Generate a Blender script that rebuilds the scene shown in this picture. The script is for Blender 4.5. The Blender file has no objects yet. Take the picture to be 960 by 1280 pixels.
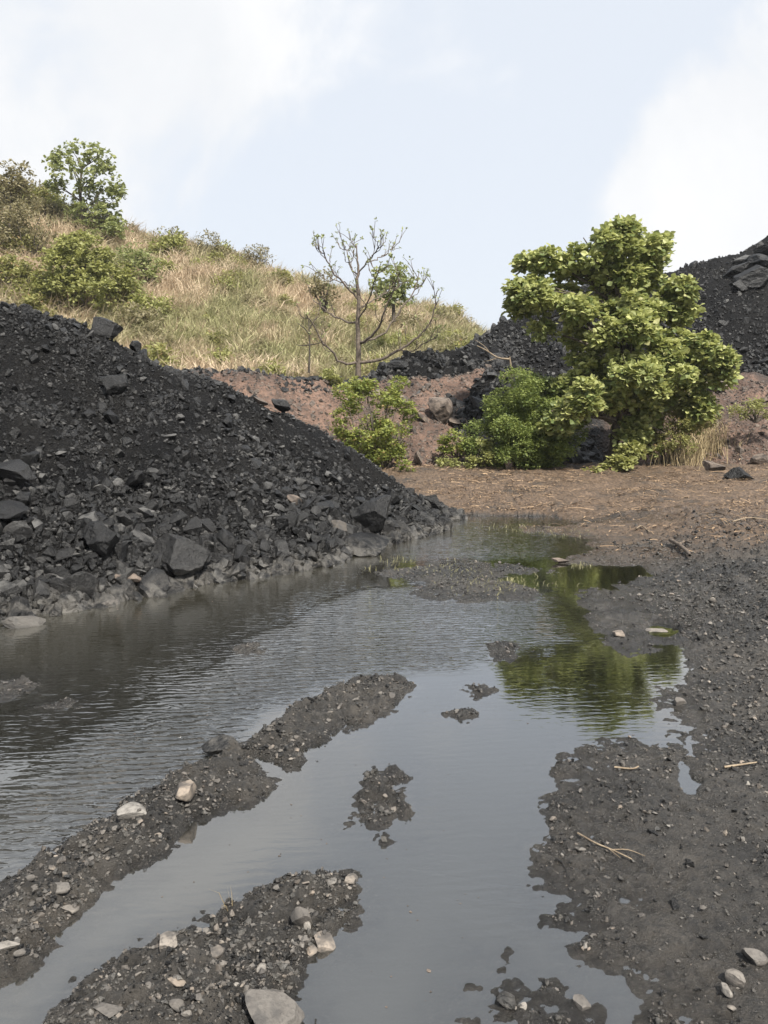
import bpy, bmesh, math, random
import numpy as np
from mathutils import Vector, Matrix

R = math.radians
rng = np.random.default_rng(7)
random.seed(7)
sc = bpy.context.scene
col = sc.collection

# ------------------------------------------------------------------ camera
CAM = np.array((0.0, 0.0, 1.6)); PITCH = math.atan(120 / 960)
cd = bpy.data.cameras.new('camera'); cam = bpy.data.objects.new('camera', cd); col.objects.link(cam)
cam.location = CAM; cam.rotation_euler = (R(90) - PITCH, 0, 0)
cd.sensor_fit = 'VERTICAL'; cd.sensor_height = 32; cd.lens = 24
cd.clip_start = 0.05; cd.clip_end = 3000
sc.camera = cam

# ------------------------------------------------------------------ light
SUN_EL, SUN_AZ = 52.0, 152.0        # azimuth clockwise from +Y: behind the camera, to the right
SUN_STRENGTH, SKY_STRENGTH, EXPOSURE = 5.0, 0.092, 0.84
sd = bpy.data.lights.new('sun', 'SUN'); sun = bpy.data.objects.new('sun', sd); col.objects.link(sun)
sd.energy = SUN_STRENGTH; sd.angle = R(2.5); sd.color = (1.0, 0.95, 0.86)
az, el = R(SUN_AZ), R(SUN_EL)
sdir = Vector((math.sin(az) * math.cos(el), math.cos(az) * math.cos(el), math.sin(el)))
sun.rotation_euler = (-sdir).to_track_quat('-Z', 'Y').to_euler()

w = bpy.data.worlds.new('World'); sc.world = w; w.use_nodes = True
nt = w.node_tree; nt.nodes.clear()
def N(nt, t, **kw):
    n = nt.nodes.new(t)
    for k, v in kw.items():
        if k in n.inputs.keys() if isinstance(k, str) else False: n.inputs[k].default_value = v
        else: setattr(n, k, v)
    return n
def L(nt, a, b): nt.links.new(a, b)
def math_node(nt, op, a=None, b=None, clamp=False):
    n = nt.nodes.new('ShaderNodeMath'); n.operation = op; n.use_clamp = clamp
    for i, v in enumerate((a, b)):
        if v is None: continue
        if isinstance(v, (int, float)): n.inputs[i].default_value = v
        else: nt.links.new(v, n.inputs[i])
    return n.outputs[0]
def mixc(nt, fac, a, b, blend='MIX'):
    n = nt.nodes.new('ShaderNodeMix'); n.data_type = 'RGBA'; n.blend_type = blend
    for i, v in ((0, fac), (6, a), (7, b)):
        if isinstance(v, (int, float)): n.inputs[i].default_value = v
        elif isinstance(v, tuple): n.inputs[i].default_value = (*v, 1)
        else: nt.links.new(v, n.inputs[i])
    return n.outputs[2]
def mrange(nt, v, a, b, c=0.0, d=1.0, smooth=True):
    n = nt.nodes.new('ShaderNodeMapRange'); n.interpolation_type = 'SMOOTHSTEP' if smooth else 'LINEAR'
    nt.links.new(v, n.inputs[0])
    for i, x in enumerate((a, b, c, d)): n.inputs[i + 1].default_value = x
    return n.outputs[0]
def noise(nt, vec, scale, detail=4, rough=0.55, dist=0.0):
    n = nt.nodes.new('ShaderNodeTexNoise'); n.inputs['Scale'].default_value = scale
    n.inputs['Detail'].default_value = detail; n.inputs['Roughness'].default_value = rough
    n.inputs['Distortion'].default_value = dist
    if vec is not None: nt.links.new(vec, n.inputs['Vector'])
    return n.outputs['Fac']

sky = nt.nodes.new('ShaderNodeTexSky'); sky.sky_type = 'NISHITA'; sky.sun_disc = False
sky.sun_elevation = el; sky.sun_rotation = az
sky.air_density = 1.0; sky.dust_density = 3.0; sky.ozone_density = 1.0; sky.altitude = 200
tc = nt.nodes.new('ShaderNodeTexCoord')
def blob(d, c0, c1):
    v = Vector(d).normalized()
    n = nt.nodes.new('ShaderNodeVectorMath'); n.operation = 'DOT_PRODUCT'
    L(nt, tc.outputs['Generated'], n.inputs[0]); n.inputs[1].default_value = v
    return mrange(nt, n.outputs['Value'], c0, c1)
cn = noise(nt, tc.outputs['Generated'], 3.4, 9, 0.58, 0.35)
cn2 = noise(nt, tc.outputs['Generated'], 1.1, 3, 0.5)
def pxdir(u, v):
    dx, dy = (u - 480) / 960, (640 - v) / 960
    return (dx, math.cos(PITCH) + dy * math.sin(PITCH), -math.sin(PITCH) + dy * math.cos(PITCH))
b1 = blob(pxdir(60, 60), 0.93, 0.998)
b2 = blob(pxdir(985, 250), 0.966, 0.995)
b3 = blob(pxdir(230, 20), 0.990, 0.9995)
s_ = math_node(nt, 'ADD', math_node(nt, 'MULTIPLY', b1, 0.30), math_node(nt, 'MULTIPLY', b2, 0.34))
s_ = math_node(nt, 'ADD', s_, math_node(nt, 'MULTIPLY', b3, 0.10))
s_ = math_node(nt, 'ADD', s_, cn)
s_ = math_node(nt, 'ADD', s_, math_node(nt, 'MULTIPLY', cn2, 0.25))
cm = mrange(nt, s_, 0.77, 0.95)
haze_col = mixc(nt, 0.88, sky.outputs[0], (5.3, 5.62, 6.08))     # thin high haze veils the whole sky
cloud_col = mixc(nt, mrange(nt, cn, 0.38, 0.66), (5.6, 5.7, 5.85), (6.3, 6.3, 6.32))
skyc = mixc(nt, math_node(nt, 'MULTIPLY', cm, 0.9), haze_col, cloud_col)
bg = nt.nodes.new('ShaderNodeBackground'); bg.inputs[1].default_value = SKY_STRENGTH
L(nt, skyc, bg.inputs[0])
ow = nt.nodes.new('ShaderNodeOutputWorld'); L(nt, bg.outputs[0], ow.inputs[0])

vs = sc.view_settings
vs.view_transform = 'Standard'; vs.look = 'None'; vs.gamma = 1; vs.exposure = EXPOSURE; vs.use_curve_mapping = False
sc.render.engine = 'CYCLES'
sc.cycles.max_bounces = 6; sc.cycles.transparent_max_bounces = 8
sc.cycles.use_denoising = True; sc.cycles.sample_clamp_direct = 5.0

# ------------------------------------------------------------------ helpers
def dirs(u, v):
    u = np.asarray(u, float); v = np.asarray(v, float)
    dx, dy = (u - 480) / 960, (640 - v) / 960
    return np.stack([dx, math.cos(PITCH) + dy * math.sin(PITCH), -math.sin(PITCH) + dy * math.cos(PITCH)], -1)
def at_z(u, v, z=0.0):
    d = dirs(u, v); t = (z - CAM[2]) / d[..., 2]
    return CAM + d * t[..., None]
def at_y(u, v, Y):
    d = dirs(u, v); t = np.asarray(Y / d[..., 1])
    return CAM + d * t[..., None]

def hash3(ix, iy, iz):
    h = (ix.astype(np.int64) * 374761393 + iy.astype(np.int64) * 668265263 + iz.astype(np.int64) * 2147483647 // 7) & 0xFFFFFFFF
    h = (h ^ (h >> 13)) * 1274126177 & 0xFFFFFFFF
    h = (h ^ (h >> 16)) * 2246822519 & 0xFFFFFFFF
    return ((h ^ (h >> 15)) & 0xFFFFFF) / float(0xFFFFFF)
def vnoise(x, y, z=None):
    x = np.asarray(x, float); y = np.asarray(y, float)
    z = np.zeros_like(x) if z is None else np.asarray(z, float) + np.zeros_like(x)
    ix, iy, iz = np.floor(x), np.floor(y), np.floor(z)
    fx, fy, fz = x - ix, y - iy, z - iz
    fx, fy, fz = [f * f * f * (f * (f * 6 - 15) + 10) for f in (fx, fy, fz)]
    flat = not np.any(z)
    def plane(k):
        a = hash3(ix, iy, iz + k); b = hash3(ix + 1, iy, iz + k); c = hash3(ix, iy + 1, iz + k); d = hash3(ix + 1, iy + 1, iz + k)
        return (a * (1 - fx) + b * fx) * (1 - fy) + (c * (1 - fx) + d * fx) * fy
    r = plane(0)
    if not flat: r = r * (1 - fz) + plane(1) * fz
    return r * 2 - 1
def fbm(x, y, z=None, oct=4, gain=0.5):
    x = np.asarray(x, float); y = np.asarray(y, float)
    s = 0; a = 1; t = 0
    for i in range(oct):
        zz = None if z is None else np.asarray(z) * 2 ** i + 3.1 * i
        s = s + a * vnoise(x * 2 ** i + 17.3 * i, y * 2 ** i - 9.7 * i, zz); t += a; a *= gain
    return s / t
def sstep(a, b, x):
    t = np.clip((np.asarray(x, float) - a) / (b - a), 0, 1); return t * t * (3 - 2 * t)

def sdf(x, y, poly):                    # positive inside
    P = np.asarray(poly, float)[:, :2]; Q = np.roll(P, -1, 0)
    d2 = np.full(x.shape, 1e9); ins = np.zeros(x.shape, bool)
    for (ax, ay), (bx, by) in zip(P, Q):
        ex, ey = bx - ax, by - ay
        t = np.clip(((x - ax) * ex + (y - ay) * ey) / (ex * ex + ey * ey + 1e-12), 0, 1)
        d2 = np.minimum(d2, (x - ax - t * ex) ** 2 + (y - ay - t * ey) ** 2)
        if by != ay:
            c = ((ay > y) != (by > y)) & (x < ex * (y - ay) / (by - ay) + ax); ins ^= c
    d = np.sqrt(d2); return np.where(ins, d, -d)

def tag(o, label=None, cat=None, group=None, kind=None):
    if label: o['label'] = label
    if cat: o['category'] = cat
    if group: o['group'] = group
    if kind: o['kind'] = kind
    return o
def empty(name, loc=(0, 0, 0)):
    o = bpy.data.objects.new(name, None); o.location = [float(c) for c in loc]; o.empty_display_size = 0.1
    col.objects.link(o); return o
def build(name, V, F, mat, parent=None, smooth=False, fattr=None, vattr=None, link=True):
    """V (n,3); F list of index arrays (m,k), or one."""
    V = np.asarray(V, np.float32)
    if not isinstance(F, list): F = [F]
    me = bpy.data.meshes.new(name)
    me.vertices.add(len(V)); me.vertices.foreach_set('co', V.ravel())
    loops = np.concatenate([f.ravel() for f in F]).astype(np.int32)
    tot = np.concatenate([np.full(len(f), f.shape[1], np.int32) for f in F])
    start = np.concatenate([[0], np.cumsum(tot)[:-1]]).astype(np.int32)
    me.loops.add(len(loops)); me.loops.foreach_set('vertex_index', loops)
    me.polygons.add(len(tot)); me.polygons.foreach_set('loop_start', start)
    if smooth: me.polygons.foreach_set('use_smooth', np.ones(len(tot), bool))
    me.update(calc_edges=True)
    if not smooth: me.shade_flat()
    for k, a in (fattr or {}).items():
        at = me.attributes.new(k, 'FLOAT', 'FACE'); at.data.foreach_set('value', np.asarray(a, np.float32))
    for k, a in (vattr or {}).items():
        at = me.attributes.new(k, 'FLOAT', 'POINT'); at.data.foreach_set('value', np.asarray(a, np.float32))
    if mat: me.materials.append(mat)
    if not link: return me
    o = bpy.data.objects.new(name, me); col.objects.link(o)
    if parent is not None:
        o.parent = parent
        off = Vector((0, 0, 0)); q = parent
        while q is not None: off += q.location; q = q.parent
        me.transform(Matrix.Translation(-off))
    return o
def grid(xs, ys):
    X, Y = np.meshgrid(xs, ys); ny, nx = X.shape
    i = np.arange(ny * nx).reshape(ny, nx)
    F = np.stack([i[:-1, :-1], i[:-1, 1:], i[1:, 1:], i[1:, :-1]], -1).reshape(-1, 4)
    return X.ravel(), Y.ravel(), F
def prune(V, F, keep):                 # keep: bool per vert; faces with any kept vert stay
    fk = keep[F].any(1); F = F[fk]; used = np.zeros(len(V), bool); used[F.ravel()] = True
    idx = np.cumsum(used) - 1; return V[used], idx[F], used
def tube(pts, rad, n=7):
    pts = np.asarray(pts, float); m = len(pts); V = []
    for i in range(m):
        t = pts[min(i + 1, m - 1)] - pts[max(i - 1, 0)]; t /= np.linalg.norm(t) + 1e-9
        a = np.cross(t, (0.3, 0.9, 0.2) if abs(t[1]) < 0.9 else (1, 0, 0)); a /= np.linalg.norm(a); b = np.cross(t, a)
        th = np.linspace(0, 2 * np.pi, n, endpoint=False)
        V.append(pts[i] + rad[i] * (np.cos(th)[:, None] * a + np.sin(th)[:, None] * b))
    V = np.concatenate(V); F = []
    for i in range(m - 1):
        for k in range(n):
            F.append((i * n + k, i * n + (k + 1) % n, (i + 1) * n + (k + 1) % n, (i + 1) * n + k))
    return V, np.array(F)
class Acc:
    def __init__(s): s.V = []; s.F = []; s.n = 0
    def add(s, V, F): s.V.append(V); s.F.append(F + s.n); s.n += len(V)
    def build(s, *a, **k): return build(a[0], np.concatenate(s.V), np.concatenate(s.F), *a[1:], **k)
def smooth_path(p, n):                 # Catmull-Rom resample
    p = np.asarray(p, float)
    if len(p) < 3:
        t = np.linspace(0, 1, n)[:, None]; return p[0] * (1 - t) + p[-1] * t
    q = np.vstack([2 * p[0] - p[1], p, 2 * p[-1] - p[-2]]); out = []
    for s in np.linspace(0, len(p) - 1, n):
        i = min(int(s), len(p) - 2); t = s - i; a, b, c, d = q[i:i + 4]
        out.append(0.5 * (2 * b + (c - a) * t + (2 * a - 5 * b + 4 * c - d) * t * t + (3 * b - a - 3 * c + d) * t ** 3))
    return np.array(out)
def rand_rot(n, r=rng):
    q = r.normal(size=(n, 4)); q /= np.linalg.norm(q, axis=1)[:, None]; w_, x, y, z = q.T
    return np.stack([np.stack([1 - 2 * (y * y + z * z), 2 * (x * y - z * w_), 2 * (x * z + y * w_)], -1),
                     np.stack([2 * (x * y + z * w_), 1 - 2 * (x * x + z * z), 2 * (y * z - x * w_)], -1),
                     np.stack([2 * (x * z - y * w_), 2 * (y * z + x * w_), 1 - 2 * (x * x + y * y)], -1)], 1)

# ------------------------------------------------------------------ materials
def newmat(name):
    m = bpy.data.materials.new(name); m.use_nodes = True; nt = m.node_tree; nt.nodes.clear()
    out = nt.nodes.new('ShaderNodeOutputMaterial'); p = nt.nodes.new('ShaderNodeBsdfPrincipled')
    L(nt, p.outputs[0], out.inputs[0]); g = nt.nodes.new('ShaderNodeNewGeometry')
    return m, nt, p, g.outputs['Position'], out
def attr(nt, n):
    a = nt.nodes.new('ShaderNodeAttribute'); a.attribute_name = n; return a.outputs['Fac']
def bump(nt, p, h, strength=0.5, dist=0.02):
    b = nt.nodes.new('ShaderNodeBump'); b.inputs['Strength'].default_value = strength; b.inputs['Distance'].default_value = dist
    L(nt, h, b.inputs['Height']); L(nt, b.outputs[0], p.inputs['Normal']); return b
def setin(nt, p, k, v):
    if isinstance(v, (int, float)): p.inputs[k].default_value = v
    elif isinstance(v, tuple): p.inputs[k].default_value = (*v, 1)
    else: L(nt, v, p.inputs[k])
def voro(nt, vec, scale, out='Distance'):
    v = nt.nodes.new('ShaderNodeTexVoronoi'); v.inputs['Scale'].default_value = scale
    L(nt, vec, v.inputs['Vector']); return v.outputs[out]

def coal_fines_mat():
    m, nt, p, P, _ = newmat('coal_fines')
    n1 = noise(nt, P, 0.9, 6, 0.65); n2 = noise(nt, P, 28, 6, 0.7)
    c = mixc(nt, mrange(nt, n1, 0.4, 0.62), (0.0035, 0.0035, 0.004), (0.0125, 0.0118, 0.0112))
    vc = voro(nt, P, 55, 'Color')
    c = mixc(nt, mrange(nt, vc, 0.80, 0.97), c, (0.045, 0.044, 0.043))
    c = mixc(nt, mrange(nt, n2, 0.35, 0.65), (0.004, 0.004, 0.0045), c)
    setin(nt, p, 'Base Color', c); setin(nt, p, 'Roughness', 0.8); setin(nt, p, 'Specular IOR Level', 0.14)
    h = math_node(nt, 'ADD', voro(nt, P, 42), math_node(nt, 'MULTIPLY', n2, 1.2))
    bump(nt, p, h, 0.9, 0.03); return m
def coal_rock_mat(dust_glint=(0.098, 0.095, 0.090)):
    m, nt, p, P, _ = newmat('coal_rock')
    oi = nt.nodes.new('ShaderNodeObjectInfo'); v = math_node(nt, 'FRACT', math_node(nt, 'ADD', attr(nt, 'var'), oi.outputs['Random']))
    tcn = nt.nodes.new('ShaderNodeTexCoord')
    n1 = noise(nt, P, 9, 6, 0.65); n2 = noise(nt, P, 60, 4, 0.7)
    c = mixc(nt, v, (0.0035, 0.0035, 0.004), (0.0135, 0.013, 0.0128))
    # dusty upturned faces on a share of lumps; also paints bright facets and glints
    g = nt.nodes.new('ShaderNodeNewGeometry'); sep = nt.nodes.new('ShaderNodeSeparateXYZ'); L(nt, g.outputs['True Normal'], sep.inputs[0])
    up = mrange(nt, sep.outputs['Z'], -0.1, 0.9)
    d = math_node(nt, 'MULTIPLY', mrange(nt, v, 0.66, 0.98), math_node(nt, 'MULTIPLY', up, mrange(nt, n1, 0.32, 0.6)))
    c = mixc(nt, d, c, dust_glint)
    # dried silt near the waterline
    sp = nt.nodes.new('ShaderNodeSeparateXYZ'); L(nt, P, sp.inputs[0])
    low = math_node(nt, 'MULTIPLY', mrange(nt, sp.outputs['Z'], 0.22, 0.05), mrange(nt, n1, 0.42, 0.62))
    c = mixc(nt, math_node(nt, 'MULTIPLY', low, 0.6), c, (0.12, 0.112, 0.10))
    setin(nt, p, 'Base Color', c)
    setin(nt, p, 'Roughness', mrange(nt, n2, 0.3, 0.7, 0.26, 0.6)); setin(nt, p, 'Specular IOR Level', 0.42)
    bump(nt, p, math_node(nt, 'ADD', n1, math_node(nt, 'MULTIPLY', n2, 0.5)), 0.8, 0.04); return m
def stone_mat(name='pale_stone', k=1.0, stain=True):
    m, nt, p, P, _ = newmat(name)
    oi = nt.nodes.new('ShaderNodeObjectInfo'); v = math_node(nt, 'FRACT', math_node(nt, 'ADD', attr(nt, 'var'), oi.outputs['Random']))
    v2 = math_node(nt, 'FRACT', math_node(nt, 'MULTIPLY', v, 7.31))
    n1 = noise(nt, P, 30, 6, 0.65); n2 = noise(nt, P, 120, 4, 0.7)
    c = mixc(nt, v2, (0.225 * k, 0.21 * k, 0.19 * k), (0.235 * k, 0.19 * k, 0.15 * k))
    c = mixc(nt, mrange(nt, v, 0.1, 0.9), c, (0.11, 0.10, 0.09))
    c = mixc(nt, mrange(nt, n1, 0.4, 0.7, 0, 0.6), c, (0.07, 0.062, 0.055))
    c = mixc(nt, mrange(nt, n2, 0.5, 0.72, 0, 0.5), c, (0.03, 0.028, 0.027))
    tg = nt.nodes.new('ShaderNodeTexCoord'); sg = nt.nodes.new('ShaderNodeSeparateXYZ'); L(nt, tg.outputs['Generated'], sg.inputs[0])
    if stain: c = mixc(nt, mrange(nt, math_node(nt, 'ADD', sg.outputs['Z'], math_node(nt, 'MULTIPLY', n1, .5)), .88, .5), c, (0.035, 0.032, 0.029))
    ns = noise(nt, P, 14, 3, .6); c = mixc(nt, mrange(nt, ns, 0.48, 0.66, 0, .75), c, (0.045, 0.042, 0.04))
    setin(nt, p, 'Base Color', c); setin(nt, p, 'Roughness', 0.75)
    bump(nt, p, math_node(nt, 'ADD', n1, math_node(nt, 'MULTIPLY', n2, 0.3)), 0.5, 0.012); return m
def soilrock_mat():
    m, nt, p, P, _ = newmat('brown_rock')
    n1 = noise(nt, P, 7, 6, 0.65)
    c = mixc(nt, mrange(nt, n1, 0.35, 0.65), (0.05, 0.04, 0.034), (0.155, 0.122, 0.098))
    c = mixc(nt, mrange(nt, attr(nt, 'var'), 0.2, 0.9, 0, .7), c, (0.04, 0.033, 0.03))
    setin(nt, p, 'Base Color', c); setin(nt, p, 'Roughness', 0.85); bump(nt, p, n1, 0.6, 0.05); return m
def ground_mat():
    m, nt, p, P, _ = newmat('wet_coal_mud')
    wet = attr(nt, 'wet'); straw = attr(nt, 'straw')
    n1 = noise(nt, P, 1.6, 5, 0.6); n2 = noise(nt, P, 22, 6, 0.68); n3 = noise(nt, P, 90, 5, 0.7)
    c = mixc(nt, mrange(nt, n1, 0.35, 0.65), (0.020, 0.0185, 0.017), (0.068, 0.060, 0.051))
    c = mixc(nt, mrange(nt, n2, 0.4, 0.68, 0, 0.8), c, (0.012, 0.0117, 0.0115))
    c = mixc(nt, mrange(nt, n3, 0.54, 0.72, 0, 0.7), c, (0.105, 0.096, 0.083))
    cs = mixc(nt, mrange(nt, n2, 0.35, 0.65), (0.05, 0.033, 0.022), (0.155, 0.103, 0.064))
    cs = mixc(nt, mrange(nt, n1, 0.48, 0.7, 0, 0.8), cs, (0.028, 0.025, 0.022))
    c = mixc(nt, straw, c, cs)
    c = mixc(nt, math_node(nt, 'MULTIPLY', wet, 0.35), c, (0.028, 0.027, 0.026))
    setin(nt, p, 'Base Color', c)
    r = nt.nodes.new('ShaderNodeMix'); r.data_type = 'FLOAT'; L(nt, wet, r.inputs[0]); r.inputs[2].default_value = 0.62; r.inputs[3].default_value = 0.17
    L(nt, r.outputs[0], p.inputs['Roughness']); setin(nt, p, 'Specular IOR Level', 0.55)
    n4 = noise(nt, P, 260, 4, 0.7)
    h = math_node(nt, 'ADD', math_node(nt, 'ADD', n2, math_node(nt, 'MULTIPLY', n3, 0.7)), math_node(nt, 'MULTIPLY', n4, 0.22)); bump(nt, p, h, 1.0, 0.024); return m
def bank_mat():
    m, nt, p, P, _ = newmat('reddish_soil')
    n1 = noise(nt, P, 0.8, 5, 0.6); n2 = noise(nt, P, 9, 6, 0.7); v = voro(nt, P, 14, 'Color')
    c = mixc(nt, mrange(nt, n1, 0.35, 0.65), (0.072, 0.044, 0.032), (0.170, 0.106, 0.077))
    c = mixc(nt, mrange(nt, n2, 0.42, 0.68, 0, 0.8), c, (0.026, 0.021, 0.019))
    c = mixc(nt, mrange(nt, v, 0.75, 0.98, 0, 0.7), c, (0.15, 0.125, 0.11))
    coal = attr(nt, 'coal'); c = mixc(nt, coal, c, (0.011, 0.0105, 0.0105))  # coal spill; under the tree the black also paints in the hollow's shade
    setin(nt, p, 'Base Color', c); setin(nt, p, 'Roughness', 0.9)
    bump(nt, p, math_node(nt, 'ADD', n2, voro(nt, P, 14)), 0.8, 0.06); return m
def hill_mat():
    m, nt, p, P, _ = newmat('hill_earth')
    n1 = noise(nt, P, 0.35, 5, 0.6); n2 = noise(nt, P, 5, 6, 0.7)
    c = mixc(nt, mrange(nt, n1, 0.4, 0.62), (0.33, 0.265, 0.175), (0.20, 0.19, 0.10))
    c = mixc(nt, mrange(nt, n2, 0.4, 0.7, 0, 0.7), c, (0.17, 0.13, 0.085))
    setin(nt, p, 'Base Color', c); setin(nt, p, 'Roughness', 0.95); bump(nt, p, n2, 0.6, 0.1); return m
def leaf_mat(name, a, b, c3=None, trans=0.36, rough=0.5):
    m, nt, p, P, out = newmat(name)
    v = attr(nt, 'var'); c = mixc(nt, mrange(nt, v, 0.1, 0.9), a, b)
    if c3: c = mixc(nt, mrange(nt, v, 0.88, 0.93), c, c3)
    setin(nt, p, 'Base Color', c); setin(nt, p, 'Roughness', rough); setin(nt, p, 'Specular IOR Level', 0.35)
    t = nt.nodes.new('ShaderNodeBsdfTranslucent'); L(nt, mixc(nt, 0.5, c, (b[0] * 1.15, b[1] * 1.2, b[2] * 0.9)), t.inputs[0])
    mx = nt.nodes.new('ShaderNodeMixShader'); mx.inputs[0].default_value = trans
    L(nt, p.outputs[0], mx.inputs[1]); L(nt, t.outputs[0], mx.inputs[2]); L(nt, mx.outputs[0], out.inputs[0]); return m
def bark_mat(name, a, b):
    m, nt, p, P, _ = newmat(name)
    n1 = noise(nt, P, 14, 6, 0.7); setin(nt, p, 'Base Color', mixc(nt, mrange(nt, n1, 0.35, 0.65), a, b))
    setin(nt, p, 'Roughness', 0.9); bump(nt, p, n1, 0.6, 0.03); return m
def water_mat():
    m, nt, p, P, out = newmat('silty_water'); nt.nodes.remove(p)
    rip = attr(nt, 'ripple'); silt = attr(nt, 'silt')
    n0 = noise(nt, P, 0.5, 4, 0.5)
    c = mixc(nt, silt, (0.007, 0.0075, 0.0055), (0.062, 0.061, 0.055))
    c = mixc(nt, attr(nt, 'warm'), c, (0.042, 0.039, 0.030))
    mp = nt.nodes.new('ShaderNodeMapping'); L(nt, P, mp.inputs[0]); mp.inputs['Rotation'].default_value = (0, 0, R(-22)); mp.inputs['Scale'].default_value = (0.36, 1.0, 1)
    nA = noise(nt, mp.outputs[0], 25, 2.0, 0.45, 0.9)
    mp2 = nt.nodes.new('ShaderNodeMapping'); L(nt, P, mp2.inputs[0]); mp2.inputs['Rotation'].default_value = (0, 0, R(12)); mp2.inputs['Scale'].default_value = (0.45, 1.0, 1)
    nB = noise(nt, mp2.outputs[0], 30, 1.5, 0.4, 0.3)
    wv = nt.nodes.new('ShaderNodeTexWave'); wv.bands_direction = 'Y'; L(nt, mp.outputs[0], wv.inputs['Vector'])
    for k_, v_ in (('Scale', 5.6), ('Distortion', 7.0), ('Detail', 3.0), ('Detail Scale', 1.6)): wv.inputs[k_].default_value = v_
    h = math_node(nt, 'ADD', math_node(nt, 'ADD', nA, math_node(nt, 'MULTIPLY', nB, 0.35)), math_node(nt, 'MULTIPLY', wv.outputs['Fac'], 0.22))
    h = math_node(nt, 'MULTIPLY', h, rip)
    b = nt.nodes.new('ShaderNodeBump'); b.inputs['Strength'].default_value = 1.0; b.inputs['Distance'].default_value = 0.033
    L(nt, h, b.inputs['Height'])
    df = nt.nodes.new('ShaderNodeBsdfDiffuse'); L(nt, c, df.inputs[0])
    gl = nt.nodes.new('ShaderNodeBsdfGlossy'); gl.inputs['Roughness'].default_value = 0.03; gl.inputs[0].default_value = (0.97, 0.98, 0.99, 1); L(nt, b.outputs[0], gl.inputs['Normal'])
    lw_ = nt.nodes.new('ShaderNodeLayerWeight'); lw_.inputs[0].default_value = 0.5; L(nt, b.outputs[0], lw_.inputs['Normal'])
    fr = math_node(nt, 'ADD', 0.14, math_node(nt, 'MULTIPLY', math_node(nt, 'POWER', lw_.outputs['Facing'], 3.1), 0.88))
    mx = nt.nodes.new('ShaderNodeMixShader'); L(nt, fr, mx.inputs[0])
    tr = nt.nodes.new('ShaderNodeBsdfTransparent'); tr.inputs[0].default_value = (.9, .9, .87, 1); mt = nt.nodes.new('ShaderNodeMixShader'); L(nt, attr(nt, 'clear'), mt.inputs[0]); L(nt, df.outputs[0], mt.inputs[1]); L(nt, tr.outputs[0], mt.inputs[2]); L(nt, mt.outputs[0], mx.inputs[1]); L(nt, gl.outputs[0], mx.inputs[2])
    L(nt, mx.outputs[0], out.inputs[0]); return m
def straw_mat(name, a, b):
    m, nt, p, P, _ = newmat(name); v = attr(nt, 'var')
    setin(nt, p, 'Base Color', mixc(nt, v, a, b)); setin(nt, p, 'Roughness', 0.8); return m
def grass_mat():
    m, nt, p, P, out = newmat('hill_grass')
    v = attr(nt, 'var'); g = attr(nt, 'green')
    dry = mixc(nt, v, (0.36, 0.275, 0.185), (0.70, 0.58, 0.425))
    grn = mixc(nt, v, (0.19, 0.19, 0.085), (0.42, 0.40, 0.22))
    c = mixc(nt, g, dry, grn); setin(nt, p, 'Base Color', c); setin(nt, p, 'Roughness', 0.8); setin(nt, p, 'Specular IOR Level', 0.2)
    t = nt.nodes.new('ShaderNodeBsdfTranslucent'); L(nt, c, t.inputs[0]); mx = nt.nodes.new('ShaderNodeMixShader'); mx.inputs[0].default_value = 0.3
    L(nt, p.outputs[0], mx.inputs[1]); L(nt, t.outputs[0], mx.inputs[2]); L(nt, mx.outputs[0], out.inputs[0]); return m

M = dict(fines=coal_fines_mat(), coal=coal_rock_mat(), stone=stone_mat(), grey=stone_mat('grey_rock', .30), gravel=stone_mat('pale_gravel', .85, False), greygravel=stone_mat('grey_gravel', .32, False), brock=soilrock_mat(), ground=ground_mat(), bank=bank_mat(),
         hill=hill_mat(), water=water_mat(), grass=grass_mat(),
         leaf_big=leaf_mat('broad_leaf', (0.11, 0.145, 0.05), (0.45, 0.46, 0.185), (0.42, 0.41, 0.19)),
         leaf_bush=leaf_mat('bush_leaf', (0.10, 0.13, 0.03), (0.30, 0.32, 0.085), (0.24, 0.17, 0.07)),
         leaf_olive=leaf_mat('olive_leaf', (0.13, 0.135, 0.045), (0.33, 0.32, 0.12), (0.24, 0.16, 0.07)),
         leaf_dark=leaf_mat('creeper_leaf', (0.085, 0.12, 0.032), (0.25, 0.29, 0.085)),
         leaf_yel=leaf_mat('yellow_leaf', (0.17, 0.18, 0.06), (0.34, 0.34, 0.125)),
         leaf_hill=leaf_mat('sapling_leaf', (0.15, 0.175, 0.07), (0.34, 0.36, 0.16)),
         leaf_dry=leaf_mat('dry_leaf', (0.15, 0.13, 0.07), (0.30, 0.265, 0.16)),
         bark=bark_mat('bark', (0.06, 0.046, 0.036), (0.145, 0.115, 0.09)),
         bark_dark=bark_mat('dark_bark', (0.045, 0.036, 0.028), (0.11, 0.09, 0.07)),
         drywood=bark_mat('dry_wood', (0.15, 0.112, 0.076), (0.29, 0.23, 0.16)),
         straw=straw_mat('brown_straw', (0.05, 0.032, 0.021), (0.33, 0.225, 0.135)),
         strawlite=straw_mat('pale_straw', (0.20, 0.15, 0.08), (0.40, 0.32, 0.18)),
         weed=straw_mat('yellow_weed', (0.12, 0.115, 0.055), (0.30, 0.28, 0.15)))

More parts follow.
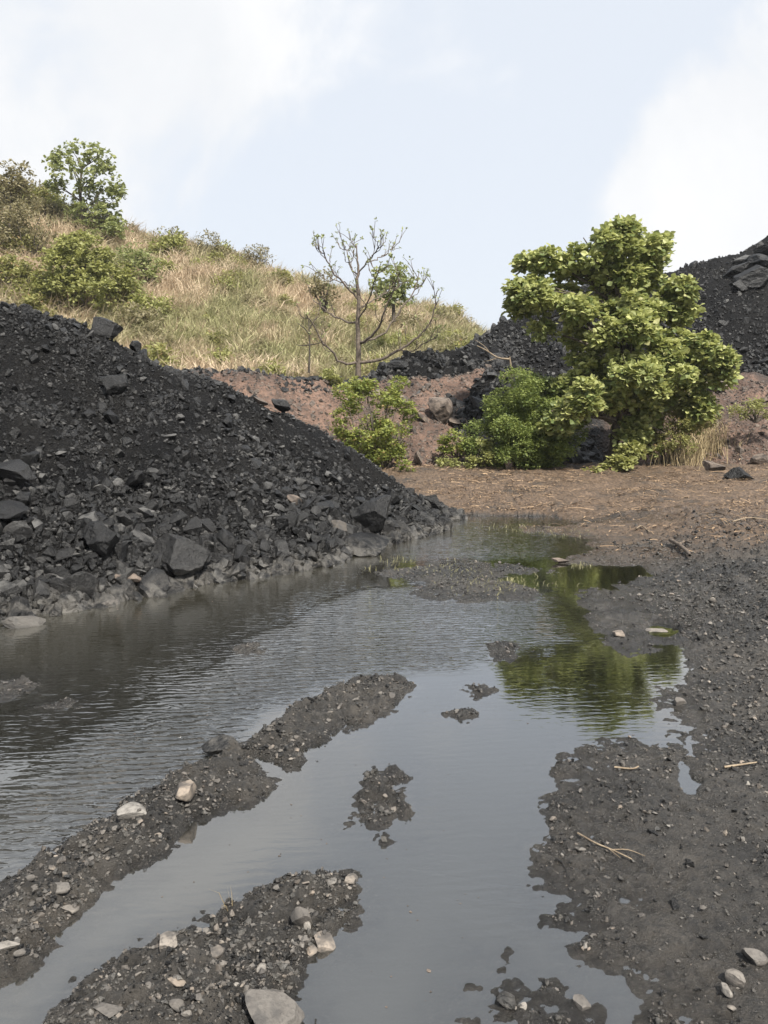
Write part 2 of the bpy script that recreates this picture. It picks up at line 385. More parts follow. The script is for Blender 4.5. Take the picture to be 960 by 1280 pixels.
# ------------------------------------------------------------------ terrain functions
def px(poly): return [tuple(p[:2]) for p in at_z(np.array(poly)[:, 0], np.array(poly)[:, 1])]
SHORE = [(540, 647), (580, 644), (640, 644), (690, 646), (715, 653), (690, 657), (645, 658), (655, 664), (700, 668), (735, 676), (742, 688),
         (712, 697), (700, 706), (745, 709), (800, 706), (818, 720), (770, 731), (722, 742), (718, 750), (738, 768), (746, 790), (760, 812), (778, 824),
         (802, 815), (835, 808), (862, 820), (858, 852), (828, 861), (792, 866), (812, 885), (826, 912), (800, 925), (752, 922),
         (704, 934), (690, 955), (702, 982), (676, 1010), (690, 1036), (664, 1066), (655, 1108), (702, 1122), (716, 1166), (700, 1198), (724, 1222), (772, 1232),
         (800, 1262), (812, 1330)]
MAIN = px(SHORE) + [(0.7, 1.2), (0.9, -3), (60, -3), (60, 60), (-60, 60), (-60, 13.3), (-6, 13.3)]
BAR1 = px([(-60, 1140), (0, 1108), (60, 1072), (112, 1040), (160, 998), (215, 962), (262, 945), (268, 930), (300, 925), (332, 905), (362, 880), (420, 857),
           (470, 848), (515, 855), (508, 872), (478, 892), (430, 920), (398, 934), (384, 942), (380, 960), (345, 952), (312, 946), (322, 960), (352, 975),
           (320, 1000), (265, 1020), (228, 1050), (205, 1068), (150, 1098), (112, 1135), (72, 1178), (34, 1208), (0, 1232), (-60, 1262)])
BAR2 = px([(20, 1300), (60, 1255), (100, 1226), (180, 1180), (260, 1145), (340, 1114), (400, 1095), (446, 1097), (447, 1125), (430, 1160), (402, 1198), (372, 1230),
           (356, 1280), (352, 1330), (360, 1420), (-60, 1420)])
ISLETS = [px(p) for p in (
    [(470, 969), (500, 965), (516, 990), (513, 1010), (484, 1018), (466, 1036), (449, 1030), (456, 1000)],
    [(608, 805), (646, 805), (642, 824), (616, 823)],
    [(592, 860), (610, 855), (621, 858), (612, 866), (598, 867)], [(572, 889), (590, 886), (597, 893), (585, 893)],
    [(-20, 850), (20, 850), (42, 858), (20, 868), (-20, 878)], [(58, 884), (84, 880), (86, 888), (64, 891)],
    [(296, 811), (322, 806), (326, 812), (304, 818)],
    [(472, 1050), (480, 1048), (480, 1056), (473, 1057)],
    [(592, 1256), (640, 1243), (700, 1240), (745, 1258), (742, 1330), (580, 1330)],
    [(690, 1152), (716, 1150), (722, 1172), (700, 1168)], [(612, 1212), (640, 1208), (648, 1222), (620, 1226)],
    [(476, 716), (520, 708), (552, 700), (606, 704), (650, 709), (690, 712), (688, 718), (640, 717), (610, 722), (650, 732), (682, 744), (662, 755), (610, 754), (560, 752), (524, 742), (526, 728)],
)]
PUDDLES = [px(p) for p in ([(852, 950), (866, 953), (883, 975), (880, 998), (862, 1000), (852, 985)], [(855, 918), (868, 916), (868, 938), (860, 948), (853, 935)],
                           [(802, 788), (826, 780), (852, 785), (850, 795), (820, 798)], [(872, 1085), (880, 1085), (884, 1100), (874, 1100)])]

def land_sdf(x, y):
    k = 0.35 + 0.07 * np.clip(y, 0, 25)
    wx = x + 0.10 * k * fbm(x * 3.1, y * 2.2, oct=3) + 0.05 * k * fbm(x * 13, y * 10 + 5, oct=3, gain=0.6)
    wy = y + 0.13 * k * fbm(x * 2.7 + 40, y * 2.0, oct=3) + 0.09 * k * fbm(x * 9 + 9, y * 9, oct=3, gain=0.6)
    main = sdf(wx, wy, MAIN)
    bars = np.maximum(sdf(wx, wy, BAR1), sdf(wx, wy, BAR2))
    isl = np.full(x.shape, -9.0)
    for q in ISLETS: isl = np.maximum(isl, sdf(wx, wy, q))
    pud = np.full(x.shape, -9.0)
    for q in PUDDLES: pud = np.maximum(pud, sdf(wx, wy, q) + np.where(y > 5, .016, -.012))
    return main, bars, isl, pud
def ground_h(x, y, full=False):
    x = np.asarray(x, float); y = np.asarray(y, float)
    main, bars, isl, pud = land_sdf(x, y)
    isl = isl + .02 + .004 * np.clip(y, 0, 9)
    s = np.maximum(np.maximum(main, bars), isl)
    far = 1 + 0.10 * np.clip(y - 3, 0, 12)
    under = -0.16 * (1 - np.exp(np.minimum(s, 0) / 0.75)) - 0.002
    sp = np.maximum(s, 0)
    rise = 0.006 * (1 - np.exp(-sp / 0.05)) + 0.040 * (1 - np.exp(-sp / 0.6))
    onbar = bars >= main
    rise += np.where(onbar, 0.058 * (1 - np.exp(-np.maximum(bars, 0) / 0.20)), 0)
    rough = 0.015 * fbm(x * 6, y * 6, oct=5, gain=0.62) * far ** .5 + 0.014 * fbm(x * 21, y * 21 + 3, oct=4, gain=0.62)
    pit = np.abs(fbm(x * 12 + 5, y * 12, oct=4, gain=0.6))
    rough += 0.024 * (pit - 0.18) * np.where(onbar, 2.2, 0.55 + 0.6 * sstep(-.1, .4, fbm(x * 1.1, y * 1.1 + 8, oct=3)))
    rough += np.where(onbar, 0, .016 * fbm(x * 3.2 - y * .7, y * .55 + x * .4, oct=4, gain=.55))
    rough += np.where(bars > 0, 0.03 * fbm(x * 7 + 2, y * 7, oct=4, gain=.6) * np.clip(bars / 0.1, 0, 1), 0)
    clods = np.abs(fbm(x * 5 + 11, y * 5, oct=4, gain=0.6))
    e = x - (1.35 + 0.22 * (y - 2.2))              # raised, churned edge on the right
    right = sstep(0.0, 1.3, e)
    rise += right * (0.10 + 0.16 * clods) * sstep(15, 10, y) * (main > 0)
    rise += 0.10 * sstep(12.0, 13.5, y) + 0.22 * sstep(13, 18, y) + 0.05 * sstep(8, 12, y) * (main > 0) * np.clip(main, 0, 1)
    h = np.where(s > 0, rise + rough * np.clip(0.6 + sp / 0.06, 0, 1.2), under + rough * np.where(onbar, .6, 0.8) * np.clip(1 + s / (.22 * far), 0.1, 1))
    h = h + sstep(9, 12.5, y) * (main > 0) * (0.10 * fbm(x * 1.6, y * 2.4, oct=6, gain=.62)) + (main > 0) * sstep(10.5, 12.5, y) * .02
    # a few shallow tracks
    h = np.where(pud > -0.12, np.minimum(h, -0.02 * np.clip(pud / 0.04, -1, 1) + np.where(pud > 0, -0.004, 0.016)), h)
    h = np.where(np.hypot(x, y) > 60, 0.3, h)
    if full: return h, s, main, bars
    return h
def ridge_h(x, y, pts, slope, r=0.35):
    h = np.full(np.shape(x), -99.0)
    for a, b in zip(pts[:-1], pts[1:]):
        ex, ey = b[0] - a[0], b[1] - a[1]
        t = np.clip(((x - a[0]) * ex + (y - a[1]) * ey) / (ex * ex + ey * ey), 0, 1)
        d = np.hypot(x - a[0] - t * ex, y - a[1] - t * ey)
        h = np.maximum(h, a[2] + t * (b[2] - a[2]) - slope * (np.sqrt(d * d + r * r) - r))
    return h
LEFT_RIDGE = [(-14, 3, 3.9), (-9, 7, 3.7), (-6.0, 9.6, 3.45), (-4.0, 10.6, 2.85), (-2.6, 11.4, 2.3), (-1.7, 11.9, 1.9), (-1.5, 12.3, 1.25), (-1.1, 12.2, 0.6), (-0.75, 12.0, 0.1)]
def left_h(x, y):
    x = np.asarray(x, float); y = np.asarray(y, float)
    h = ridge_h(x + 0.35 * fbm(x * 0.5, y * 0.5 + 7, oct=2), y, LEFT_RIDGE, 0.74)
    t = np.clip(h / 3, 0, 1)
    # the coarse toe flattens a little
    h = h + 0.16 * fbm(x * 0.9, y * 0.9, oct=3) + 0.06 * fbm(x * 3.2, y * 3.2, oct=4, gain=0.6)
    gx_, gy_ = x * .64 + y * .77, x * -.77 + y * .64      # furrows run down the slope
    h = h + 0.07 * fbm(gx_ * 1.7, gy_ * .35, oct=3) * np.clip(h, 0, 1) - 0.10 * np.clip(fbm(gx_ * .9 + 3, gy_ * .22, oct=3), 0, 1) * np.clip(h, 0, 1)
    return h - 0.15
RIGHT_RIDGE = [(4.3, 27.5, 4.85), (5.6, 28.2, 5.5), (8.0, 29.5, 6.5), (10.9, 30, 7.0), (13.5, 30.5, 7.8), (16.5, 31.5, 9.2), (22, 33, 11)]
LOW_RIDGE = [(0.35, 22.6, 3.15), (1.2, 22.7, 3.5), (2.2, 23.2, 3.6), (3.0, 24.2, 3.8), (4.3, 27.5, 4.6)]
LOW2 = [(3.0, 24.2, 3.6), (2.9, 21.7, 2.85), (3.5, 20.6, 2.2)]
def right_h(x, y):
    x = np.asarray(x, float); y = np.asarray(y, float)
    h = np.maximum(np.maximum(ridge_h(x, y, RIGHT_RIDGE, 0.70), ridge_h(x, y, LOW_RIDGE, 0.85, 0.25)), ridge_h(x, y, LOW2, 0.8, 0.2))
    return h + 0.28 * fbm(x * 0.45, y * 0.45 + 3, oct=3) + 0.09 * fbm(x * 1.9, y * 1.9, oct=4, gain=0.6)
BX = [-30, -6, 0.2, 1.6, 3.0, 4.8, 8, 12, 20, 40]; BF = [15.2, 15.8, 16.6, 17.6, 18.2, 18.6, 17.8, 16.5, 14, 12]
def bank_h(x, y):
    x = np.asarray(x, float); y = np.asarray(y, float)
    yf = np.interp(x, BX, BF) + 0.5 * fbm(x * 0.5, y * 0 + 2, oct=3)
    t = (y - yf) / np.interp(x, [-10, 0, 4, 9], [3.6, 4.0, 4.0, 5.5])
    h = -0.15 + 2.85 * np.clip(t, -0.1, 1) ** 1 
    h = np.where(t < 0, -0.15 + 2.0 * t, np.where(t > 1, 2.7, h))
    h = h + (0.42 * fbm(x * 0.8, y * 0.6 + 3, oct=4) - .22 * np.clip(fbm(x * 2.2 + 5, y * .5, oct=3), 0, 1)) * np.clip(t * 3, 0, 1) + 0.09 * fbm(x * 4, y * 4, oct=5, gain=0.65)
    return h - 0.25 * sstep(0.85, 1.3, t) * 0
HX = [-60, -30, -22, -14, -8.4, -1.4, 1.9, 4.0, 5.6, 7.5, 12, 40]; HZ = [17, 15.5, 13.8, 11.6, 10.0, 8.35, 7.5, 6.6, 5.5, 4.4, 3, 2]
def hill_h(x, y):
    x = np.asarray(x, float); y = np.asarray(y, float)
    zc = np.interp(x, HX, HZ) + 0.35 * fbm(x * 0.25, x * 0 + 1, oct=3)
    t = np.clip((y - 25.5) / 19.5, -0.2, 1)
    h = 2.3 + (zc - 2.3) * (0.75 * t + 0.25 * sstep(0, 1, t)) + 0.45 * fbm(x * 0.25, y * 0.25, oct=3) * np.clip(t * 4, 0, 1)
    h = np.where(y < 25.5, h - 3 * (25.5 - y), h)
    return np.where(y > 45, zc - 0.10 * (y - 45), h)
_hill0 = hill_h
def hill_h(x, y): return np.maximum(_hill0(x, y), -.6)
def top_h(x, y):
    return np.maximum.reduce([ground_h(x, y), left_h(x, y), right_h(x, y), bank_h(x, y), hill_h(x, y)])
def normal_of(f, x, y, e=0.06):
    n = np.stack([-(f(x + e, y) - f(x - e, y)) / (2 * e), -(f(x, y + e) - f(x, y - e)) / (2 * e), np.ones_like(x)], -1)
    return n / np.linalg.norm(n, axis=-1, keepdims=True)
def hit(u, v, f=top_h, t0=1.2, t1=60):
    d = dirs(float(u), float(v)); ts = np.geomspace(t0, t1, 2500); p = CAM + d * ts[:, None]
    c = p[:, 2] - np.maximum(f(p[:, 0], p[:, 1]), -0.02); k = np.argmax(c <= 0) if (c <= 0).any() else np.argmin(np.where(ts > 4, c / ts, 9)); return p[k] - np.array((0, 0, max(0, c[k])))

# ------------------------------------------------------------------ ground sheet
def graded(parts):
    out = []
    for a, b, s0, s1 in parts:
        n = max(2, int(round((b - a) / ((s0 + s1) / 2)))); t = np.linspace(0, 1, n, endpoint=False)
        r = s1 / s0; f = t if abs(r - 1) < 1e-3 else (np.power(r, t) - 1) / (r - 1); out.append(a + (b - a) * f)
    return np.concatenate(out + [[parts[-1][1]]])
gx = graded([(-600, -60, 120, 20), (-60, -8, 8, 0.35), (-8, -2.6, 0.2, 0.02), (-2.6, 2.6, 0.013, 0.013), (2.6, 6, 0.02, 0.06), (6, 14, 0.06, 0.4), (14, 60, 0.5, 8), (60, 600, 20, 120)])
gy = graded([(-300, -4, 100, 1), (-4, 1.3, 0.5, 0.03), (1.3, 4, 0.011, 0.014), (4, 8, 0.014, 0.03), (8, 16, 0.03, 0.07), (16, 24, 0.07, 0.4), (24, 60, 0.5, 6), (60, 800, 20, 150)])
X, Y, F = grid(gx, gy)
H, S, MN, BR = ground_h(X, Y, True)
wet = np.clip(np.exp(-np.maximum(H - 0.008, 0) / 0.022) + 0.7 * sstep(0.0, 0.3, fbm(X * 0.9, Y * 0.9 + 4, oct=4)) * (Y < 12) * (BR < .02), 0, 1)
straw = np.clip(sstep(6.8, 10.8, Y + 1.5 * fbm(X * 0.7, Y * 1.1, oct=5, gain=.6)) * (MN > 0), 0, 1)
g = build('ground', np.stack([X, Y, H], -1), F, M['ground'], smooth=True, vattr=dict(wet=wet, straw=straw))
tag(g, kind='structure')

# ------------------------------------------------------------------ water
wxs = graded([(-16, -3, 0.3, 0.03), (-3, 3, 0.022, 0.022), (3, 6, 0.03, 0.2)]); wys = graded([(-4, 1, 0.3, 0.04), (1, 6, 0.02, 0.025), (6, 15, 0.03, 0.07)])
X, Y, F = grid(wxs, wys)
RIP = px([(-200, 1190), (0, 1100), (110, 1040), (262, 940), (330, 900), (400, 862), (500, 846), (560, 830), (640, 800), (720, 800), (690, 770), (690, 745), (520, 738), (440, 745), (320, 815), (220, 880), (100, 935), (0, 985), (-200, 1060)])
r = sdf(X, Y, RIP) + 0.25 * fbm(X * 1.3, Y * 1.0, oct=3)
ripple = np.clip(sstep(-0.25, 0.35, r), 0, 1) * (.75 + .5 * fbm(X * .9 + 2, Y * 1.4, oct=3)) * (1.15 - .7 * sstep(3.6, 7.5, Y))
s2 = sdf(X, Y, px([(-200, 1000), (0, 935), (200, 855), (300, 800), (430, 735), (520, 650), (300, 700), (0, 780), (-200, 900)]))
ripple = np.maximum(ripple, 0.05 * sstep(-0.3, 0.2, s2)); ripple = np.maximum(ripple, 0.012)
# far pools: faint shiver
ripple = np.maximum(ripple, 0.10 * sstep(8, 9, Y)); ripple = np.maximum(ripple, .05 * sstep(.2, .8, fbm(X * .8 + 3, Y * .8, oct=3)))
near = sstep(4.6, 1.8, Y); siltv = 0.03 + 0.50 * near
bl = sstep(0.2, -0.8, X + 0.25 * (Y - 2.5)) * near
siltv = siltv + 0.55 * bl - 0.45 * sstep(0.0, 1.2, sdf(X, Y, px([(-200, 1150), (0, 1100), (262, 945), (500, 850), (700, 800), (600, 640), (0, 700), (-300, 800)])))
warm = sstep(-.1, 1.0, sdf(X, Y, px([(-200, 1250), (0, 1110), (262, 945), (500, 850), (640, 790), (640, 640), (0, 700), (-300, 800)])))
dh = np.maximum(-left_h(X, Y) - .05, 0) / .74; warm = warm * (.22 + .78 * np.exp(-(dh / 1.3) ** 2)) * (1 + .3 * fbm(X * .7, Y * .5 + 9, oct=3))
depth = np.maximum(-np.maximum(ground_h(X, Y), left_h(X, Y)), 0)
siltv = siltv + 0.12 * fbm(X * 0.8, Y * 0.5, oct=3)
wo = build('water', np.stack([X, Y, 0 * X], -1), F, M['water'], smooth=True, vattr=dict(ripple=ripple, silt=np.clip(siltv, 0, 1), warm=np.clip(warm, 0, 1), clear=np.exp(-depth / .030) * .85))
tag(wo, kind='structure')

# ------------------------------------------------------------------ hill, bank
X, Y, F = grid(graded([(-90, -30, 4, 0.6), (-30, 10, 0.25, 0.25), (10, 60, 0.5, 5)]), graded([(24.5, 47, 0.22, 0.22), (47, 160, 1, 12)]))
tag(build('hill', np.stack([X, Y, hill_h(X, Y)], -1), F, M['hill'], smooth=True), kind='structure')
X, Y, F = grid(graded([(-40, -5, 2, 0.15), (-5, 11, 0.06, 0.06), (11, 40, 0.1, 2)]), graded([(11, 15.5, 0.3, 0.1), (15.5, 23, 0.06, 0.06), (23, 36, 0.1, 0.6)]))
H = bank_h(X, Y); coal = np.clip(sstep(20.2, 21.2, Y + 0.8 * fbm(X * 1.2, Y * 1.2, oct=4)) * sstep(0.3, -1.2, X + fbm(X, Y, oct=3)) + 0.7 * sstep(0.1, 0.5, fbm(X * 0.7 + 5, Y * 0.7, oct=3)) * sstep(6, 8, X) + sstep(2.9, 3.6, X + .4 * fbm(X, Y, oct=3)) * sstep(6.4, 5.6, X + .5 * fbm(X, Y + 3, oct=3)), 0, 1)  # last term blackens the bank under the tree: shade of the hollow painted in
keep = H > ground_h(X, Y) - 0.4
V, F2, used = prune(np.stack([X, Y, H], -1), F, keep)
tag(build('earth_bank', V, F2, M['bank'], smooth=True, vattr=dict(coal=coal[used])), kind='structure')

# ------------------------------------------------------------------ rocks
def ico(sub):
    bm = bmesh.new(); bmesh.ops.create_icosphere(bm, subdivisions=sub, radius=1.0)
    V = np.array([v.co[:] for v in bm.verts]); F = np.array([[v.index for v in f.verts] for f in bm.faces]); bm.free(); return V, F
ICO = {k: ico(k) for k in (1, 2, 3, 4, 5)}
def rock(sub, seed, planes=9, squash=(1, 0.8, 0.6), rough=0.05):
    r = np.random.default_rng(seed); V, F = ICO[sub]; V = V.copy()
    n = r.normal(size=(planes, 3)); n /= np.linalg.norm(n, axis=1)[:, None]; d = r.uniform(0.45, 0.82, planes)
    for ni, di in zip(n, d):
        k = V @ ni; V -= np.maximum(k - di, 0)[:, None] * ni
    if rough:
        o = seed * 3.7
        nn = fbm(V[:, 0] * 1.9 + o, V[:, 1] * 1.9, V[:, 2] * 1.9, oct=5, gain=0.6)
        V *= (1 + rough * 2.2 * nn)[:, None]
    V *= np.array(squash); V /= np.abs(V[:, :2]).max(); return V, F
def hull(seed, n=13):
    r = np.random.default_rng(seed); bm = bmesh.new()
    for p in r.normal(size=(n, 3)):
        p /= np.linalg.norm(p); bm.verts.new(p * r.uniform(0.75, 1.0) * np.array((1, 0.8, 0.6)))
    g = bmesh.ops.convex_hull(bm, input=bm.verts)
    bmesh.ops.delete(bm, geom=[v for v in bm.verts if not v.link_faces], context='VERTS')
    bm.verts.index_update()
    V = np.array([v.co[:] for v in bm.verts]); F = np.array([[v.index for v in f.verts] for f in bm.faces]); bm.free(); return V, F
HULLS = [hull(100 + i, 11 + i % 5) for i in range(14)]
MIDS = [rock(2, 300 + i, 10, (1, random.uniform(.6, .95), random.uniform(.35, .75)), 0.10) for i in range(12)]
def scatter_mesh(P, size, protos, r, flat=None):
    n = len(P); pick = r.integers(0, len(protos), n); Rm = rand_rot(n, r); Vs, Fs, As = [], [], []; off = 0; var = r.random(n)
    for k, (PV, PF) in enumerate(protos):
        i = np.where(pick == k)[0]
        if not len(i): continue
        v = np.einsum('nij,vj->nvi', Rm[i], PV) * size[i][:, None, None]
        if flat is not None: v[:, :, 2] *= flat
        v = v + P[i][:, None, :]
        f = PF[None] + (np.arange(len(i)) * len(PV))[:, None, None] + off
        Vs.append(v.reshape(-1, 3)); Fs.append(f.reshape(-1, PF.shape[1])); As.append(np.repeat(var[i], len(PF))); off += len(i) * len(PV)
    return np.concatenate(Vs), np.concatenate(Fs), np.concatenate(As)

# left heap body
X, Y, F = grid(graded([(-15, -8, 0.3, 0.08), (-8, 1.6, 0.035, 0.035)]), graded([(0.5, 4, 0.2, 0.05), (4, 13.5, 0.035, 0.035), (13.5, 18, 0.06, 0.3)]))
H = left_h(X, Y); V, F2, used = prune(np.stack([X, Y, H], -1), F, H > -0.25)
heapL = build('coal_heap', V, F2, M['fines'], smooth=True)
tag(heapL, 'big black coal spoil heap sloping into the water, crest at upper left', 'coal heap')
X, Y, F = grid(graded([(-3, 16, 0.07, 0.07), (16, 30, 0.2, 1)]), graded([(17, 31, 0.07, 0.07), (31, 50, 0.3, 2)]))
H = right_h(X, Y); V, F2, used = prune(np.stack([X, Y, H], -1), F, H > np.maximum(bank_h(X, Y), 0) - 0.3)
heapR = build('coal_heap', V, F2, M['fines'], smooth=True)
tag(heapR, 'distant black coal heap rising behind the leafy tree to the frame edge', 'coal heap')

# rubble on the heaps (uncountable)
def heap_rubble(name, f, box, n, size_f, keep_f, protos, r, sink=0.15):
    x = r.uniform(box[0], box[1], n); y = r.uniform(box[2], box[3], n); h = f(x, y)
    k = keep_f(x, y, h); x, y, h = x[k], y[k], h[k]; s = size_f(x, y, h, r)
    nn = normal_of(f, x, y); P = np.stack([x, y, h], -1) + nn * (s * (0.5 - sink))[:, None] * 0.6
    V, F, A = scatter_mesh(P, s, protos, r)
    return V, F, A
r1 = np.random.default_rng(11)
def sizeL(x, y, h, r):
    base = 0.016 + 0.018 * np.exp(-np.maximum(h, 0) / 0.7) + 0.010 * np.clip(fbm(x * 0.8, y * 0.8, oct=3), 0, 1)
    return np.clip(base * np.exp(r.normal(0, 0.6, len(x))), 0.008, 0.16)
def keepL(x, y, h):
    patch = fbm(x * 0.7 + 3, y * 0.7, oct=4, gain=0.6); pr = np.clip(0.55 + 1.1 * patch + 0.5 * np.exp(-np.maximum(h, 0) / 0.6), 0.12, 1)
    front = y < np.interp(x, [a[0] for a in LEFT_RIDGE], [a[1] for a in LEFT_RIDGE]) + 0.5
    return (h > -0.05) & front & (x > -0.62 * y - 0.6) & (r1.random(len(x)) < pr)
V, F, A = heap_rubble('coal_rubble', left_h, (-8, 1.3, 4.5, 12.9), 120000, sizeL, keepL, HULLS, r1)
tag(build('coal_rubble', V, F, M['coal'], fattr=dict(var=A)), kind='stuff')
n = 40000; x = r1.uniform(-8, 1.3, n); y = r1.uniform(4.5, 12.9, n); h = left_h(x, y); k = keepL(x, y, h) & (r1.random(n) < .10 + .90 * np.exp(-np.maximum(h, 0) / .8)); x, y, h = x[k], y[k], h[k]
sz = np.clip((0.020 + .026 * np.exp(-np.maximum(h, 0) / .6)) * np.exp(r1.normal(0, .5, len(x))), .018, .15); P = np.stack([x, y, h], -1) + normal_of(left_h, x, y) * (sz * .15)[:, None]
V, F, A = scatter_mesh(P, sz, MIDS, r1)
tag(build('coal_rubble', V, F, M['coal'], fattr=dict(var=A)), kind='stuff')
r2 = np.random.default_rng(12)
def keepR(x, y, h):
    patch = fbm(x * 0.5 + 3, y * 0.5, oct=4, gain=0.6)
    return (h > bank_h(x, y) - 0.05) & (r2.random(len(x)) < np.clip(0.6 + patch, 0.15, 1)) & (x < 0.56 * y + 1)
V, F, A = heap_rubble('coal_rubble', right_h, (-0.8, 17, 18, 31), 34000, lambda x, y, h, r: np.clip((0.035 + 0.05 * np.exp(-(h - 2.2) / 1.6)) * np.exp(r.normal(0, 0.5, len(x))), 0.015, 0.25), keepR, HULLS, r2)
tag(build('coal_rubble', V, F, M['coal'], fattr=dict(var=A)), kind='stuff')
# coal crumbs along the terrace edge behind the left heap
n = 2500; x = r2.uniform(-6, 2.2, n); y = r2.uniform(19.6, 23, n); h = bank_h(x, y); k = (r2.random(n) < sstep(1.8, -1.5, x)) & (h > 2.2); x, y, h = x[k], y[k], h[k]
V, F, A = scatter_mesh(np.stack([x, y, h], -1), np.clip(0.06 * np.exp(r2.normal(0, 0.5, len(x))), 0.02, 0.2), HULLS, r2)
tag(build('coal_rubble', V, F, M['coal'], fattr=dict(var=A)), kind='stuff')

# individual boulders: shared meshes
BIG = [build('coal_boulder', *rock(5, 500 + i, 18, (1, [.8, .65, .9][i % 3], [.62, .75, .5, .85][i % 4]), 0.075), M['coal'], link=False) for i in range(8)]
MED = [build('coal_lump', *rock(3, 560 + i, 10, (1, [.8, .65, .9][i % 3], [.62, .75, .5, .85][i % 4]), 0.05), M['coal'], link=False) for i in range(16)]
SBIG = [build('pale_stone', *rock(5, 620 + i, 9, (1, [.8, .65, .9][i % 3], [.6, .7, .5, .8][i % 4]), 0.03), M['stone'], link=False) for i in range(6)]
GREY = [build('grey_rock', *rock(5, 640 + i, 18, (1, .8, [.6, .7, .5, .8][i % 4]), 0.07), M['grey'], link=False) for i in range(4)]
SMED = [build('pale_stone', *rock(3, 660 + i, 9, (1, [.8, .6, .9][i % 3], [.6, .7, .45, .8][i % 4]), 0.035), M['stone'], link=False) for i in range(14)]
BROCK = [build('brown_rock', *rock(4, 700 + i, 9, (1, [.8, .6, .9][i % 3], [.6, .7, .45, .8][i % 4]), 0.05), M['brock'], link=False) for i in range(6)]
SLAB = [build('coal_slab', *rock(4, 740 + i, 16, (1, .75, .28), 0.08), M['coal'], link=False) for i in range(4)]
def place(me, p, s, rot=None, name=None):
    o = bpy.data.objects.new(name or me.name.split('.')[0], me); col.objects.link(o)
    o.location = [float(c) for c in p]; o.scale = (s, s, s) if isinstance(s, (int, float)) else s
    o.rotation_euler = rot or (random.uniform(-.4, .4), random.uniform(-.4, .4), random.uniform(0, 6.28)); return o
def boulder(u, v, wpx, me, label, cat='coal boulder', name=None, rot=None, hs=1.0, f=top_h, sink=0.25, dy=1.0):
    """u,v: where its middle stands on the slope; wpx: its width in the photo."""
    p = hit(u, v, f); s = wpx / 960 * np.linalg.norm(p - CAM) / 2
    n = normal_of(f, p[:1], p[1:2])[0]
    o = place(me, p + n * s * (0.45 - sink), (s, s * dy, s * hs), rot, name); return tag(o, label, cat)
# the left heap's big ones
boulder(128, 396, 40, BIG[0], 'black angular boulder perched on the crest of the left heap under the yellow bush', rot=(.2, -.3, .5), hs=1.1, sink=.05, f=left_h)
boulder(166, 410, 20, BIG[1], 'small black rock on the crest right of the perched boulder', rot=(.2, .2, 1.5), sink=-.1, f=left_h)
boulder(146, 488, 38, SLAB[0], 'black slab jutting out of the fines below the crest boulder', rot=(.35, .1, .3), name='coal_slab', hs=2.4, sink=-0.1)
boulder(350, 517, 30, BIG[2], 'black boulder on the far end of the heap crest before the reddish bank', rot=(.5, .5, 1), hs=1.2, sink=-.2, f=left_h)
boulder(215, 712, 82, BIG[3], 'largest black block at the waterline of the left heap', rot=(.1, .05, 1.9), hs=.72, sink=0.05)
boulder(128, 685, 58, BIG[4], 'rounded dark boulder just above the largest waterline block', rot=(.3, .1, 2), hs=1.1, sink=0.05)
boulder(155, 724, 40, BROCK[0], 'brown topped rock in front of the rounded dark boulder at the waterline', rot=(.2, .1, .2), cat='rock', hs=.8)
boulder(458, 655, 62, BIG[5], 'tall grey boulder at the tip of the left heap by the far pool', rot=(.2, .5, 1), hs=1.35, sink=-0.1)
boulder(448, 690, 76, BIG[6], 'wide low black boulder in the water below the tall grey one', rot=(.1, .1, .2), hs=.75, sink=0.1)
boulder(420, 664, 28, GREY[1], 'light grey rock left of the tall grey boulder', 'rock', name='grey_rock', rot=(.2, .3, .6))
boulder(538, 634, 30, BIG[7], 'black rock at the very end of the heap where the brown shore begins', rot=(.3, .3, .3), sink=.05)
boulder(368, 628, 26, BROCK[3], 'brown leaning slab halfway along the lower heap', 'rock', rot=(.6, .5, .6), hs=.6)
boulder(168, 608, 42, SLAB[1], 'long black slab tilted down the middle of the left heap', rot=(.5, -.5, -.8), name='coal_slab', hs=1.4, sink=-.05)
boulder(12, 600, 50, SLAB[2], 'flat black ledge slab at the left edge of the heap', rot=(.2, .1, .1), name='coal_slab', hs=1.6, sink=-.1)
boulder(10, 650, 48, SLAB[3], 'lower flat black ledge slab at the left edge of the heap', rot=(.2, .1, .1), name='coal_slab', hs=1.6, sink=-.1)
boulder(30, 785, 46, GREY[2], 'pale crusted rock at the left end of the waterline', 'rock', name='grey_rock', rot=(.1, .2, .4), hs=.8, sink=0.1)
boulder(138, 758, 34, GREY[3], 'pale crusted rock in the shallows below the brown topped rock', 'rock', name='grey_rock', rot=(.1, .1, .9), hs=.8)
boulder(70, 770, 36, BIG[1], 'dark silt streaked boulder between the two pale crusted rocks', rot=(.1, .1, 2.2), hs=.8)
boulder(323, 484, 20, BROCK[2], 'small light brown rock on the crest beside the reddish bank', 'rock', rot=(.1, .5, 1), f=left_h)
boulder(312, 725, 30, BIG[0], 'dark wet boulder in the water near the middle of the heap toe', rot=(.2, .1, 1.4), hs=.8)
boulder(350, 660, 34, BIG[2], 'dark round boulder above the water beside the light grey rock', rot=(.2, .9, 2.4))
boulder(488, 660, 30, BIG[4], 'black boulder right behind the tall grey one', rot=(.2, .3, .4))
